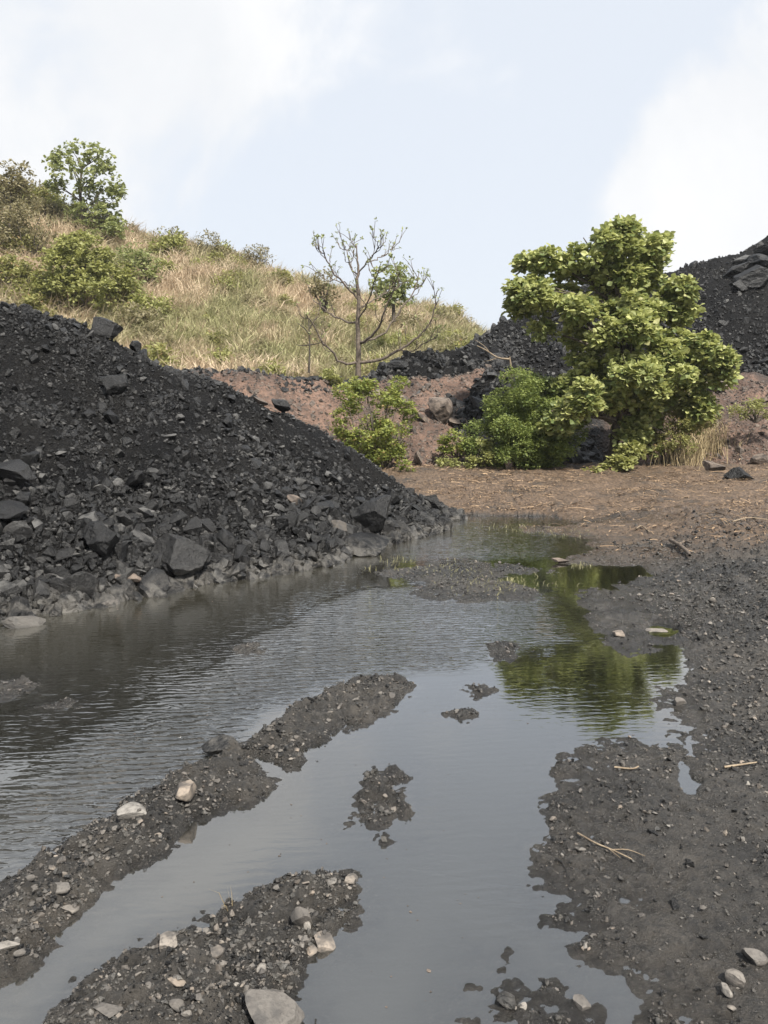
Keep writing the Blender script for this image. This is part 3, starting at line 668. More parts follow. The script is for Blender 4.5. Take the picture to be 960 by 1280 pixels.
# anonymous lumps along the slope and the toe
r3 = np.random.default_rng(21); cnt = 0
while cnt < 190:
    x = r3.uniform(-5.5, 1.0); y = r3.uniform(5, 12.6); h = float(left_h(np.array([x]), np.array([y]))[0])
    if h < -0.06 or h > 2.9 or x < -0.52 * y - .1: continue
    if r3.random() > 0.10 + 0.9 * math.exp(-max(h, 0) / 0.35): continue
    s = float(np.clip(0.085 * math.exp(r3.normal(0, 0.45)) * (1.15 if h < 0.5 else 0.6), 0.04, 0.2))
    me = MED[int(r3.integers(len(MED)))]
    o = place(me, (x, y, h + s * 0.2), (s, s, s * r3.uniform(.7, 1.15)), tuple(r3.uniform(-3, 3, 3)))
    if h < 0.5: tag(o, 'dark lump among the coarse rocks along the toe of the left heap', 'coal lump', 'coal lumps along the toe of the left heap')
    else: tag(o, 'black lump lying loose on the slope of the left heap', 'coal lump', 'coal lumps on the slope of the left heap')
    cnt += 1
cnt = 0
while cnt < 70:
    x = r3.uniform(0.3, 16.5); y = r3.uniform(19, 30.5); a = np.array([x]), np.array([y]); h = float(right_h(*a)[0]); b = float(bank_h(*a)[0])
    if h < b - 0.05 or x > 0.5 * y + .6: continue
    s = float(np.clip(0.16 * math.exp(r3.normal(0, 0.4)), 0.09, 0.4)); me = MED[int(r3.integers(len(MED)))]
    o = place(me, (x, y, h + s * 0.2), (s, s, s * r3.uniform(.7, 1.1)), tuple(r3.uniform(-3, 3, 3)))
    tag(o, 'black lump on the far heap behind the leafy tree', 'coal lump', 'coal lumps on the far heap'); cnt += 1
for i, (u, v, wp, rx, lab) in enumerate([(938, 356, 50, .15, 'broad grey slab jutting out near the top of the far heap'), (952, 340, 46, .3, 'grey slab stacked above the broad jutting slab'),
                                     (918, 345, 34, .5, 'smaller grey slab lying left of the broad jutting slab'), (955, 320, 30, .2, 'dark slab at the highest edge of the far heap'),
                                     (936, 332, 30, .55, 'grey slab lying between the small left slab and the highest one'), (925, 362, 24, .5, 'little grey slab below the left end of the broad jutting slab')]):
    boulder(u, v, wp, BIG[(i * 3 + 1) % 8], lab, 'rock slab', name='rock_slab', rot=(rx, [-.3, .1, .35][i % 3], i * 1.3), hs=.6, f=right_h, sink=.15)
boulder(500, 460, 26, BIG[6], 'black boulder at the left end of the low coal mound on the terrace', hs=.9, sink=0, f=lambda x, y: np.maximum(right_h(x, y), bank_h(x, y)))
# rocks of the earth bank
boulder(527, 526, 34, BROCK[1], 'pale tilted rock slab beside the dark hollow in the bank', 'rock', rot=(.3, .7, .3), hs=.6)
boulder(505, 505, 30, BROCK[4], 'pale rock above left of the dark hollow in the bank', 'rock', rot=(.2, .5, .9), hs=.7)
boulder(573, 528, 30, BROCK[2], 'brown rock right of the dark hollow in the bank', 'rock', rot=(.3, .2, .3), hs=.7)
boulder(633, 585, 24, BROCK[5], 'upright dark stone at the foot of the creeper mound', 'rock', rot=(.2, 1.2, .2), hs=.9, sink=-.2)
boulder(890, 590, 30, BROCK[0], 'brown rock at the foot of the bank right of the tree', 'rock', rot=(.2, .2, .3), hs=.9, sink=0)
boulder(922, 598, 34, BIG[3], 'black rock beside the brown one at the foot of the right bank', rot=(.1, .1, .3), hs=.6)
boulder(950, 580, 26, BROCK[3], 'grey brown rock at the right edge below the bank', 'rock', rot=(.1, .4, 2))
boulder(892, 488, 30, BROCK[4], 'pale flat slab projecting from the bank right of the tree crown', 'rock', rot=(.05, .1, 0), hs=.35, sink=-.2)
boulder(545, 520, 40, BROCK[5], 'dark overhanging clod with roots in the middle of the bank', 'earth clod', name='earth_clod', rot=(.3, .8, .5), hs=1.4, sink=-.15)
boulder(522, 578, 20, BROCK[2], 'brown earth stump at the foot of the bank by the left bush', 'earth clod', name='earth_clod', rot=(.1, 1.4, .2), sink=-.3)
r6 = np.random.default_rng(77); cnt = 0
while cnt < 34:
    x = r6.uniform(-4, 10.5); y = r6.uniform(16, 22); h = float(bank_h(np.array([x]), np.array([y]))[0])
    if h < .25 or h > 2.75: continue
    q_ = float(np.clip(.10 * math.exp(r6.normal(0, .45)), .05, .3)); o = place(BROCK[int(r6.integers(6))], (x, y, h + q_ * .15), (q_, q_, q_ * r6.uniform(.6, 1)), tuple(r6.uniform(-3, 3, 3)))
    tag(o, 'loose brown rock lying on the reddish bank', 'rock', 'brown rocks on the reddish bank'); cnt += 1
# loose debris on the bank
r4 = np.random.default_rng(31); n = 16000; x = r4.uniform(-5, 11, n); y = r4.uniform(16, 22.5, n); h = bank_h(x, y); k = h > 0.25; x, y, h = x[k], y[k], h[k]
V, F, A = scatter_mesh(np.stack([x, y, h], -1), np.clip(0.028 * np.exp(r4.normal(0, 0.65, len(x))), 0.010, 0.17), HULLS, r4)
tag(build('bank_debris', V, F, M['brock'], fattr=dict(var=A)), kind='stuff')

# ------------------------------------------------------------------ stones on the mud
def stone(u, v, wpx, me, label, rot=None, hs=1.0, cat='stone', dy=1.0, name='pale_stone', sink=.30):
    return boulder(u, v, wpx, me, label, cat, name, rot, hs, ground_h, sink, dy)
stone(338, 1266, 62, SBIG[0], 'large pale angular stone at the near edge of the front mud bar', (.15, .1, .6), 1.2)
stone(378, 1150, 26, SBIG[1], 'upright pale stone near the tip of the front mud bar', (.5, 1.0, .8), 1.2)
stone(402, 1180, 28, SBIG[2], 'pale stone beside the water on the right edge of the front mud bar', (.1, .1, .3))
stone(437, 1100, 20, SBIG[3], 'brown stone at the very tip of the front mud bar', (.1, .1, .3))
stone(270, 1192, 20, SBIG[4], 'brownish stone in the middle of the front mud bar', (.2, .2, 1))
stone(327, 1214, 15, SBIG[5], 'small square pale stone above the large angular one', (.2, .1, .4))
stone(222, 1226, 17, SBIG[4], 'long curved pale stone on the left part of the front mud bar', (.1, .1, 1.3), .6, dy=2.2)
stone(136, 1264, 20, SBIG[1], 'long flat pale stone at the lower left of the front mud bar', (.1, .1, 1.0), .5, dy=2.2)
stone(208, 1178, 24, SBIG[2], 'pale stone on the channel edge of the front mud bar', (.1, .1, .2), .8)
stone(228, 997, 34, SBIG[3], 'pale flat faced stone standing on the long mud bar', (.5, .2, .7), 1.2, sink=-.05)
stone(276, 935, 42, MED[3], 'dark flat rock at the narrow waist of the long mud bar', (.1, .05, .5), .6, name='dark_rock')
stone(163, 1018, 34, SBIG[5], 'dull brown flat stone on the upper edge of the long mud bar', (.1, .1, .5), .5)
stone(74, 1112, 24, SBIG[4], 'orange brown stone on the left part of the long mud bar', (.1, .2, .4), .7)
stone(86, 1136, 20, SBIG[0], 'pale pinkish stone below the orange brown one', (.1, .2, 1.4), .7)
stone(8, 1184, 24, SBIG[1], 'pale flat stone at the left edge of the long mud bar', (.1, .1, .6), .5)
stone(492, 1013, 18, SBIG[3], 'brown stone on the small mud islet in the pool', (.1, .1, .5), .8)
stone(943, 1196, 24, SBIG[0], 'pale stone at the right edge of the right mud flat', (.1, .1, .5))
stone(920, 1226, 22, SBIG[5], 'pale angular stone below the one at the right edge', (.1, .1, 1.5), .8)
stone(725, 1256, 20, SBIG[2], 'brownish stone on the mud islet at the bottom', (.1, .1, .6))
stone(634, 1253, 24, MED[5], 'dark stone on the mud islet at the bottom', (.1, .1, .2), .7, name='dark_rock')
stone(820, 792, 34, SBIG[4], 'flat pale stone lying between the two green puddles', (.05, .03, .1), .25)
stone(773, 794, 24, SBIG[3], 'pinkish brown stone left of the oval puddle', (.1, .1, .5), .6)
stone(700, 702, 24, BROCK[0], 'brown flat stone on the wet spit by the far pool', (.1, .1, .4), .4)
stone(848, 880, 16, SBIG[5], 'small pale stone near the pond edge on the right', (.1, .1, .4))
# anonymous stones
spots = []; r5 = np.random.default_rng(41)
n = 330000; yy = np.exp(r5.uniform(np.log(1.6), np.log(9.5), n)); xx = r5.uniform(-0.6, 0.6, n) * yy
hh, ss, mm, bb = ground_h(xx, yy, True)
den = np.where(bb > 0.02, .35 + .65 * (fbm(xx * 4, yy * 4, oct=3) > -.1), np.where(mm > 0.1, 0.05 + .14 * (fbm(xx * 2, yy * 2 + 7, oct=4) > .05) + 0.5 * sstep(0, .8, xx - (1.0 + .2 * (yy - 2))), 0.25))
k = (hh > 0.008) & (r5.random(n) < den) & (left_h(xx, yy) < 0); xx, yy, hh, bb = xx[k], yy[k], hh[k], bb[k]
for i in range(235):
    s = float(np.clip(0.0125 * math.exp(r5.normal(0, .42)), .007, .034)) * (0.75 + 0.09 * yy[i])
    me = (SMED if r5.random() < .8 else MED)[int(r5.integers(14))]
    o = place(me, (xx[i], yy[i], hh[i] + s * .25), (s, s, s * r5.uniform(.6, 1)), (*r5.uniform(-.5, .5, 2), r5.uniform(0, 6)), 'small_stone')
    if bb[i] > 0: tag(o, 'small pale stone bedded in a mud bar', 'stone', 'small stones on the mud bars')
    else: tag(o, 'small stone bedded in the right hand mud flat', 'stone', 'small stones on the right mud flat')
m_ = len(xx) - 235; P = np.stack([xx, yy, hh], -1)[235:]
s = np.clip(0.0036 * np.exp(r5.normal(0, .72, m_)), .0013, .018) * (0.62 + 0.13 * P[:, 1])
c = r5.random(m_)
for sel, mat in ((c < 0.10, 'gravel'), ((c >= 0.10) & (c < .40), 'greygravel'), (c >= 0.40, 'coal')):
    Q = P[sel][:dict(coal=60000, greygravel=28000, gravel=9000)[mat]]; q = s[sel][:len(Q)]
    V, F, A = scatter_mesh(Q + np.array((0, 0, 1)) * q[:, None] * .3, q, HULLS, r5, 0.8)
    tag(build('gravel', V, F, M[mat], fattr=dict(var=A)), kind='stuff')
# coarser black clods on the churned right edge
n = 9000; yy = np.exp(r5.uniform(np.log(2.2), np.log(11), n)); xx = r5.uniform(0.1, 0.62, n) * yy; e = xx - (1.35 + .22 * (yy - 2.2))
k = (r5.random(n) < sstep(-.2, .9, e) * .8 + .04); xx, yy = xx[k], yy[k]; hh, ss, mm, bb = ground_h(xx, yy, True); k = (hh > .02) & (mm > 0.05); P = np.stack([xx, yy, hh], -1)[k]
V, F, A = scatter_mesh(P, np.clip(0.013 * np.exp(r5.normal(0, .5, len(P))), .005, .05) * (0.6 + .07 * P[:, 1]), HULLS, r5, .8)
tag(build('coal_clods', V, F, M['coal'], fattr=dict(var=A)), kind='stuff')

n = 420; yy = np.exp(r5.uniform(np.log(1.9), np.log(8), n)); xx = r5.uniform(-.5, .4, n) * yy; k = (ground_h(xx, yy) < -.02) & (left_h(xx, yy) < -.05); xx, yy = xx[k], yy[k]
V, F, A = scatter_mesh(np.stack([xx, yy, 0 * xx + .001], -1), np.clip(.0035 * np.exp(r5.normal(0, .5, len(xx))), .0015, .012) * (.6 + .12 * yy), HULLS, r5, .25)
V[:, 2] = .001 + (V[:, 2] - .001) * .5
tag(build('floating_debris', V, F, M['brock'], fattr=dict(var=A)), kind='stuff')

# ------------------------------------------------------------------ foliage helpers
def leaves(C, D, Ln, Wd, var, r, fold=0.18, droop=0.25):
    """C base points, D unit growth directions, lengths, widths -> 5-vert leaves."""
    n = len(C); up = np.tile((0, 0, 1.0), (n, 1)) + r.normal(0, .65, (n, 3))
    S = np.cross(D, up); S /= np.linalg.norm(S, axis=1)[:, None] + 1e-9; U = np.cross(S, D)
    l = Ln[:, None]; w_ = Wd[:, None] * .5
    base = C; mid = C + D * l * .52 - U * w_ * fold; Lf = C + D * l * .45 + S * w_ + U * w_ * fold * .6; Rt = C + D * l * .45 - S * w_ + U * w_ * fold * .6
    tip = C + D * l - U * l * droop
    Lt = C + D * l * .78 + S * w_ * .66 - U * l * droop * .45; Rr = C + D * l * .78 - S * w_ * .66 - U * l * droop * .45
    V = np.stack([base, Lf, Lt, tip, Rr, Rt, mid], 1).reshape(-1, 3); o = (np.arange(n) * 7)[:, None, None]
    q = np.array([[0, 6, 1, 1], [0, 5, 6, 6]])
    T = np.array([[0, 6, 1], [0, 5, 6], [1, 6, 2], [2, 6, 3], [3, 6, 4], [4, 6, 5]])
    F = (T[None] + o).reshape(-1, 3); return V, F, np.repeat(var, 6)
def unit(a): return a / (np.linalg.norm(a, axis=-1, keepdims=True) + 1e-9)
def lobes_world(lobes, Y, depth=0.9, r=rng):
    out = []
    for l in lobes:
        u, v, rx, ry = l[:4]; dY = l[4] if len(l) > 4 else 0
        c = at_y(float(u), float(v), Y + dY); k = (Y + dY) / 960
        out.append((c, np.array((rx * k, depth * (rx + ry) / 2 * k, ry * k))))
    return out
def tufts(lobes, per_m2, leaf_n, ln, wr, r, upbias=0.35, jitter=0.0, inner=0.25, spread=1.0):
    C, D, V = [], [], []
    for c, rad in lobes:
        area = 4 * np.pi * (rad[0] * rad[2] + rad[0] * rad[1] + rad[1] * rad[2]) / 3
        n = max(4, int(area * per_m2)); q = unit(r.normal(size=(n, 3)) + np.array((0, -0.25, upbias)))
        m = np.where(r.random(n) < inner, r.uniform(.35, .9, n), r.uniform(.85, 1.08, n))
        bumpy = 1 + .22 * fbm(q[:, 0] * 2.3 + c[0] * 3, q[:, 1] * 2.3 + c[2] * 3, q[:, 2] * 2.3, oct=2)
        p = c + q * rad * (m * bumpy)[:, None]; tv = np.clip(r.normal(.45, .2, n) + .15 * q[:, 2], 0, .87)
        for j in range(leaf_n):
            C.append(p + r.normal(0, jitter, (n, 3))); a = r.uniform(0, 2 * np.pi, n)
            d = np.stack([np.cos(a), np.sin(a), r.uniform(-.35, .45, n)], -1) * spread + q * .7; D.append(unit(d)); V.append(np.clip(tv + r.normal(0, .09, n), 0, .99))
    C = np.concatenate(C); D = np.concatenate(D); V = np.concatenate(V); V = np.where(r.random(len(V)) < .04, .97, np.minimum(V, .86))
    Ln = r.uniform(*ln, len(C)); return leaves(C, D, Ln, Ln * wr * r.uniform(.8, 1.15, len(C)), V, r)
def limbs(acc, base, targets, r0, r, n=9, wob=.06):
    for t in targets:
        t = np.asarray(t); m = base * .45 + t * .55 + np.array((0, 0, .18 * np.linalg.norm(t - base))) * (.2 + r.random() * .4)
        L_ = np.linalg.norm(t - base); pts = smooth_path([base, m, t], n) ; pts[1:-1] += r.normal(0, wob * L_ * .3, (n - 2, 3))
        acc.add(*tube(pts, np.linspace(r0, r0 * .22, n), 6))

def sublobes(lw, k, f, r):
    out = []
    for c, rad in lw:
        out.append((c, rad * .5))
        q = unit(r.normal(size=(k, 3)) + np.array((0, -.25, .2)))
        for d in q: g = f * r.uniform(.55, 1.5); out.append((c + d * rad * (1.04 - g * .3), np.array((1, 1, .68)) * rad.mean() * g))
    return out
def puffs(lw, dens, rr, r):
    out = []
    for c, rad in lw:
        n = max(5, int(dens * rad[0] * rad[2]))
        q = unit(r.normal(size=(n, 3)) + np.array((0, -.15, .1))) * (r.random(n) ** .4)[:, None]
        for d in q: g = r.uniform(*rr); out.append((c + d * rad * 1.15, np.array((1, 1, r.uniform(.55, .8))) * g))
    return out
# ------------------------------------------------------------------ the leafy tree
rt = np.random.default_rng(51)
TY = 18.0; tb = at_y(762., 596., TY); tb[2] = 0.1
T = empty('leafy_tree', tb); tag(T, 'tall broad leaved green tree growing at the foot of the bank beside the pool', 'tree')
TL = [(786, 312, 36, 22), (815, 322, 16, 18, .3), (735, 318, 27, 24, -.2), (690, 332, 27, 22, .2), (655, 364, 17, 14), (688, 368, 34, 22, -.4), (738, 358, 40, 26, .4),
      (792, 345, 38, 22, .5), (838, 362, 16, 12), (838, 384, 16, 12, .2), (705, 396, 34, 22, -.2), (755, 398, 42, 28, -.6), (812, 402, 34, 26, .1), (778, 440, 46, 30, -.6),
      (735, 440, 28, 22, .5), (838, 432, 30, 22, 0), (858, 460, 38, 22, -.4), (893, 470, 22, 12, -.3), (872, 462, 26, 17, -.2), (850, 482, 26, 18, .1), (815, 478, 40, 26, -.3), (755, 482, 36, 24, .5), (745, 465, 30, 28, .2), (725, 492, 28, 22, .1), (803, 545, 36, 22, .3), (836, 500, 38, 28, .3), (850, 388, 18, 16, .3), (775, 485, 34, 24, -.9), (716, 512, 40, 24, -.8), (690, 525, 20, 16, -.9), (790, 515, 34, 22, .2)]
lw = lobes_world(TL, TY)
sat = []
for c, rad in lw:
    for _ in range(2):
        d = unit(rt.normal(size=3) + np.array((0, -.2, .1))); g = rt.uniform(.35, .6); sat.append((c + d * rad * 1.12, rad * g))
acc = Acc(); top = at_y(775., 350., TY + .1)
tp = smooth_path([tb, at_y(770., 540., TY), at_y(780., 470., TY - .1), at_y(776., 400., TY), top, at_y(782., 300., TY)], 22)
acc.add(*tube(tp, np.linspace(.13, .03, 22), 9))
for c, rad in lw:
    d = np.linalg.norm(tp - (c - np.array((0, 0, .45))), axis=1); i = int(np.argmin(d)); i = max(5, i - 2)
    limbs(acc, tp[i], [c + np.array((0, 0, rad[2] * .2))] + [c + rt.normal(0, .5, 3) * rad for _ in range(2)], .045, rt)
acc.build('trunk', M['bark_dark'], T, smooth=True)
V, F, A = tufts(puffs(lw + sat[::3], 20, (.09, .29), rt), 76, 6, (.08, .18), .8, rt, .4, .05, .3)
build('crown', V, F, M['leaf_big'], T, fattr=dict(var=A))

def bush(name, label, cat, lobes, Y, mat, ln=(.04, .08), wr=.6, dens=130, leaf_n=6, seed=1, base=None, stems=6, depth=.9, bark='bark_dark', group=None, inner=.25, jitter=.03, zb=None, r0=.025, trunk=None, puff=None):
    r = np.random.default_rng(seed); lw = lobes_world(lobes, Y, depth)
    b = np.array(at_y(float(base[0]), float(base[1]), Y)) if base else lw[0][0] * 1.0
    if zb is not None: b[2] = zb
    E = empty(name, b); tag(E, label, cat, group)
    acc = Acc()
    if trunk:
        tp = smooth_path([b] + [at_y(float(u), float(v), Y) for u, v in trunk], 16); acc.add(*tube(tp, np.linspace(r0 * 1.6, r0 * .4, 16), 8))
        for c, rad in lw:
            i = max(3, int(np.argmin(np.linalg.norm(tp - c + np.array((0, 0, .5)), axis=1))) - 1); limbs(acc, tp[i], [c + r.normal(0, .45, 3) * rad for _ in range(2)], r0 * .55, r)
    else:
      for c, rad in lw: limbs(acc, b + r.normal(0, .03, 3) * np.array((1, 1, 0)), [c + r.normal(0, .5, 3) * rad for _ in range(max(2, stems // 2))], r0, r)
    acc.build('stem', M[bark], E, smooth=True)
    V, F, A = tufts(puffs(lw, *puff, r) if puff else sublobes(lw, 11, .34, r), dens * .8, leaf_n, ln, wr, r, .25, jitter, inner); build('foliage', V, F, M[mat], E, fattr=dict(var=A)); return E
bush('leafy_bush', 'green and yellow leafed bush between the coal heap and the reddish bank', 'bush',
     [(436, 505, 18, 18), (488, 490, 18, 14, .6), (452, 490, 14, 10, .4), (470, 522, 34, 24, .2), (500, 512, 13, 16, .5), (464, 552, 44, 28), (488, 578, 28, 22, -.3), (440, 542, 16, 18), (455, 572, 24, 16, -.1), (455, 485, 16, 12, .5), (500, 545, 14, 16, .2)], 17.0, 'leaf_bush', (.05, .09), .6, 130, 6, 61, (480, 598), zb=.1, puff=(34, (.07, .22)))
bush('leafy_shrub', 'fresh green sprout on the terrace edge above the green and yellow bush', 'shrub', [(412, 470, 12, 8), (420, 480, 9, 8)], 20.5, 'leaf_yel', (.05, .09), .6, 90, 6, 62, (414, 480))
bush('leafy_shrub', 'small green shrub at the foot of the bank below the dark hollow', 'shrub', [(570, 553, 18, 14), (585, 560, 12, 10), (556, 560, 8, 8)], 18.0, 'leaf_bush', (.05, .09), .6, 100, 6, 63, (572, 574))
bush('creeper_mound', 'dense dark green creeper mound left of the tree foot', 'bush',
     [(652, 508, 44, 40, .2), (628, 545, 36, 42), (668, 555, 42, 40), (704, 525, 34, 36, .2), (645, 570, 36, 24, -.2), (690, 500, 22, 22, .6), (668, 482, 20, 12, .5), (620, 525, 16, 20, .3), (690, 560, 18, 24, -.2)], 17.8, 'leaf_dark', (.035, .065), .6, 190, 6, 64, (655, 592), zb=.1, puff=(60, (.12, .30)))
bush('olive_bush', 'dark olive bush crowding the right side of the tree trunk', 'bush',
     [(828, 520, 46, 34, .1), (862, 515, 28, 28, .3), (800, 500, 30, 26, .4), (806, 545, 22, 26, .4), (845, 545, 30, 18, -.2)], 18.2, 'leaf_olive', (.04, .075), .55, 150, 6, 65, (830, 590), zb=.15)
bush('yellow_sprig', 'low pale green sprig spilling onto the straw in front of the tree', 'shrub',
     [(790, 568, 16, 10, .2), (772, 582, 18, 9, 0), (748, 594, 15, 7, -.3), (764, 602, 12, 6, -.4), (722, 606, 12, 5, -.5)], 17.0, 'leaf_yel', (.07, .13), .85, 85, 6, 66, (785, 596), stems=4, zb=.2)
bush('leafy_weed', 'green weed patch on the right bank at the frame edge', 'shrub', [(925, 515, 12, 8), (945, 510, 16, 9), (962, 518, 14, 10)], 19.0, 'leaf_yel', (.05, .09), .4, 90, 6, 67, (945, 528))
bush('low_creeper', 'low yellow green creeper at the foot of the bank left of the creeper mound', 'shrub', [(560, 580, 16, 5), (590, 578, 16, 6), (612, 570, 14, 8), (606, 558, 10, 10, .3)], 17.4, 'leaf_yel', (.04, .08), .55, 110, 6, 68, (590, 588), zb=.2)

# ------------------------------------------------------------------ bare tree on the terrace
rb = np.random.default_rng(71); BY = 23.0; bb0 = at_y(447.5, 470., BY)
T = empty('bare_tree', bb0); tag(T, 'nearly leafless tree with upcurved branches standing alone on the terrace', 'tree')
tips = []; trunk = None
def br(ptsx, y0, y1, r0, r1_, n=14, sub=5):
    m = len(ptsx); P = np.array([at_y(float(u), float(v), y0 + (y1 - y0) * i / (m - 1)) for i, (u, v) in enumerate(ptsx)])
    global trunk
    acc = Acc(); P = smooth_path(P, n); P[1:-1] += rb.normal(0, .022, (n - 2, 3)); acc.add(*tube(P, np.linspace(r0 * .85, r1_, n), 7)); tips.append((P[-1], unit(P[-1] - P[-2])))
    for k in range(sub):
        i = int(rb.integers(n // 3, n - 1)); d = unit(P[i + 1] - P[i]); a = unit(d * .8 + np.array((rb.uniform(-1, 1), rb.uniform(-1, 1), .15)))
        Ls = rb.uniform(.25, .65); e = P[i] + a * Ls * .55; f_ = e + unit(a * .6 + np.array((0, 0, 1.0))) * Ls * .6
        Q_ = smooth_path([P[i], e, f_], 9); Q_[1:-1] += rb.normal(0, .012, (7, 3))
        acc.add(*tube(Q_, np.linspace(.013, .006, 9), 5)); tips.append((f_, unit(f_ - e)))
        for _ in range(int(rb.integers(1, 3))):
            g_ = e + unit(a * .6 + rb.normal(0, .6, 3) + np.array((0, 0, .8))) * rb.uniform(.2, .5); acc.add(*tube(smooth_path([e, (e + g_) / 2 + (0, 0, .03), g_], 5), np.linspace(.009, .006, 5), 5)); tips.append((g_, unit(g_ - e)))
    if trunk is None: trunk = acc.build('trunk', M['bark'], T, smooth=True)
    else: acc.build('branch', M['bark'], trunk, smooth=True)
br([(447.5, 471), (448, 420), (447, 360), (447, 330), (446, 306)], BY, BY, .105, .012, 20, 7)
br([(446, 453), (427, 452), (407, 433), (392, 407), (383, 393)], BY, BY - 1, .05, .014)
br([(450, 453), (477, 450), (497, 437), (520, 423), (533, 410), (543, 387), (547, 363)], BY, BY - .6, .06, .012, 18, 7)
br([(450, 428), (463, 423), (473, 407), (480, 387), (493, 360), (500, 340)], BY, BY - 1.4, .05, .012)
br([(450, 429), (463, 425), (483, 413), (500, 387), (520, 357), (524, 340)], BY, BY + .9, .045, .012, 14, 6)
br([(447, 404), (427, 400), (407, 387), (392, 375)], BY, BY + 1.2, .04, .012)
br([(447, 374), (433, 357), (417, 340), (407, 322), (404, 312)], BY, BY - .6, .04, .012, 14, 6)
br([(447, 345), (437, 328), (434, 315), (429, 303)], BY, BY + .5, .028, .01)
br([(448, 386), (470, 374), (490, 362), (512, 350)], BY, BY + 1.3, .03, .01)
br([(447, 342), (463, 323), (471, 312), (473, 302)], BY, BY - .8, .028, .01)
br([(459, 328), (475, 322), (486, 316), (493, 305)], BY, BY + .6, .02, .01)
br([(500, 437), (515, 440), (530, 430), (545, 420)], BY, BY - 1.4, .02, .009)
br([(447, 400), (460, 380), (468, 350), (476, 330)], BY, BY - 1.2, .028, .01)
br([(446, 365), (430, 352), (410, 350), (398, 340)], BY, BY + 1., .022, .01)
C = []; D = []
for p, d in tips:
    k = int(rb.integers(3, 7))
    for j in range(k): C.append(p + rb.normal(0, .02, 3)); D.append(unit(d + rb.normal(0, .75, 3)))
C = np.array(C); D = np.array(D); ln = rb.uniform(.05, .11, len(C))
V, F, A = leaves(C, D, ln, ln * .5, rb.random(len(C)) * .85, rb); build('crown', V, F, M['leaf_hill'], T, fattr=dict(var=A))

# dry snag right of the low mound
sb = at_y(640., 486., 20.5); T = empty('dead_snag', sb); tag(T, 'pale dead sapling with a drooping branch beside the creeper mound', 'dead tree')
acc = Acc(); q = lambda *a: np.array([at_y(float(u), float(v), 20.5) for u, v in a])
acc.add(*tube(smooth_path(q((640, 492), (640, 470), (637, 446)), 8), np.linspace(.035, .022, 8), 7))
acc.add(*tube(smooth_path(q((637, 449), (622, 447), (608, 438), (596, 432)), 10), np.linspace(.028, .01, 10), 6))
acc.add(*tube(smooth_path(q((622, 447), (614, 450), (604, 452)), 6), np.linspace(.014, .007, 6), 5))
acc.add(*tube(smooth_path(q((612, 441), (606, 433), (594, 425)), 6), np.linspace(.012, .006, 6), 5))
acc.build('trunk', M['drywood'], T, smooth=True)
# thin dead sapling on the hill foot
T = empty('dead_snag', at_y(386., 462., 25.)); tag(T, 'thin dark dead sapling left of the bare tree', 'dead tree')
acc = Acc(); q = lambda *a: np.array([at_y(float(u), float(v), 25.) for u, v in a])
acc.add(*tube(smooth_path(q((386, 466), (387, 440), (386, 400)), 8), np.linspace(.045, .015, 8), 6))
for a in (((386, 431), (378, 432), (370, 431)), ((386, 431), (395, 430), (404, 427)), ((387, 418), (380, 410), (372, 404)), ((386, 412), (392, 402), (398, 396))): acc.add(*tube(smooth_path(q(*a), 6), np.linspace(.025, .008, 6), 5))
acc.build('trunk', M['bark_dark'], T, smooth=True)

# ------------------------------------------------------------------ hill vegetation
def hillbush(label, name, cat, lobes, mat, seed, base, ln=(.1, .2), dens=14, wr=.6, leaf_n=5, group=None, Y=None, inner=.3, bark='bark_dark', r0=.05, stems=6, trunk=None):
    if Y is None:
        p = hit(base[0], base[1], hill_h, 20, 80); Y = float(p[1])
    return bush(name, label, cat, lobes, Y, mat, ln, wr, dens, leaf_n, seed, base, stems, .9, bark, group, inner, .06, r0=r0, trunk=trunk)
hillbush('slender green sapling tree rising above the left end of the hill', 'sapling_tree', 'tree',
         [(78, 200, 18, 12), (105, 195, 20, 13, .5), (125, 197, 15, 12), (92, 220, 26, 14, -.5), (128, 222, 16, 14), (148, 240, 12, 10), (112, 245, 20, 12), (72, 232, 10, 7), (138, 262, 16, 11, .4), (145, 282, 12, 9), (112, 272, 24, 12, -.4)], 'leaf_hill', 81, (105, 298), (.14, .26), 5, .75, r0=.075, inner=.35, trunk=[(104, 270), (100, 240), (103, 210), (108, 190)])
hillbush('large yellow green bush at the hill foot above the left heap crest', 'hill_bush', 'bush',
         [(100, 330, 36, 26), (70, 345, 24, 22, -1), (135, 345, 26, 22), (105, 365, 44, 20, -1), (60, 365, 20, 16), (150, 365, 20, 16), (105, 310, 20, 14, .5)], 'leaf_yel', 82, (105, 388), (.12, .22), 22, .6, inner=.3)
hillbush('olive tree crown at the far left edge of the hill', 'hill_tree', 'tree', [(18, 215, 20, 10), (5, 230, 20, 16), (28, 235, 14, 14), (10, 255, 28, 22), (20, 285, 28, 22)], 'leaf_dry', 83, (12, 320), (.12, .22), 14, .5, trunk=[(12, 280), (14, 240), (16, 215)])
hillbush('dark green shrub right of the slender sapling foot', 'hill_bush', 'bush', [(120, 295, 22, 10), (90, 280, 16, 12, 1), (145, 288, 12, 8)], 'leaf_hill', 84, (118, 310), (.12, .22), 14)
hillbush('green shrub on the open slope right of the large yellow green bush', 'hill_bush', 'bush', [(184, 335, 14, 14), (190, 350, 14, 10), (178, 322, 9, 8)], 'leaf_hill', 85, (186, 366), (.12, .2), 16)
hillbush('bright yellow shrub on the slope under the skyline bushes', 'hill_bush', 'bush', [(212, 340, 12, 8), (202, 332, 10, 6)], 'leaf_yel', 86, (210, 352), (.12, .2), 12)
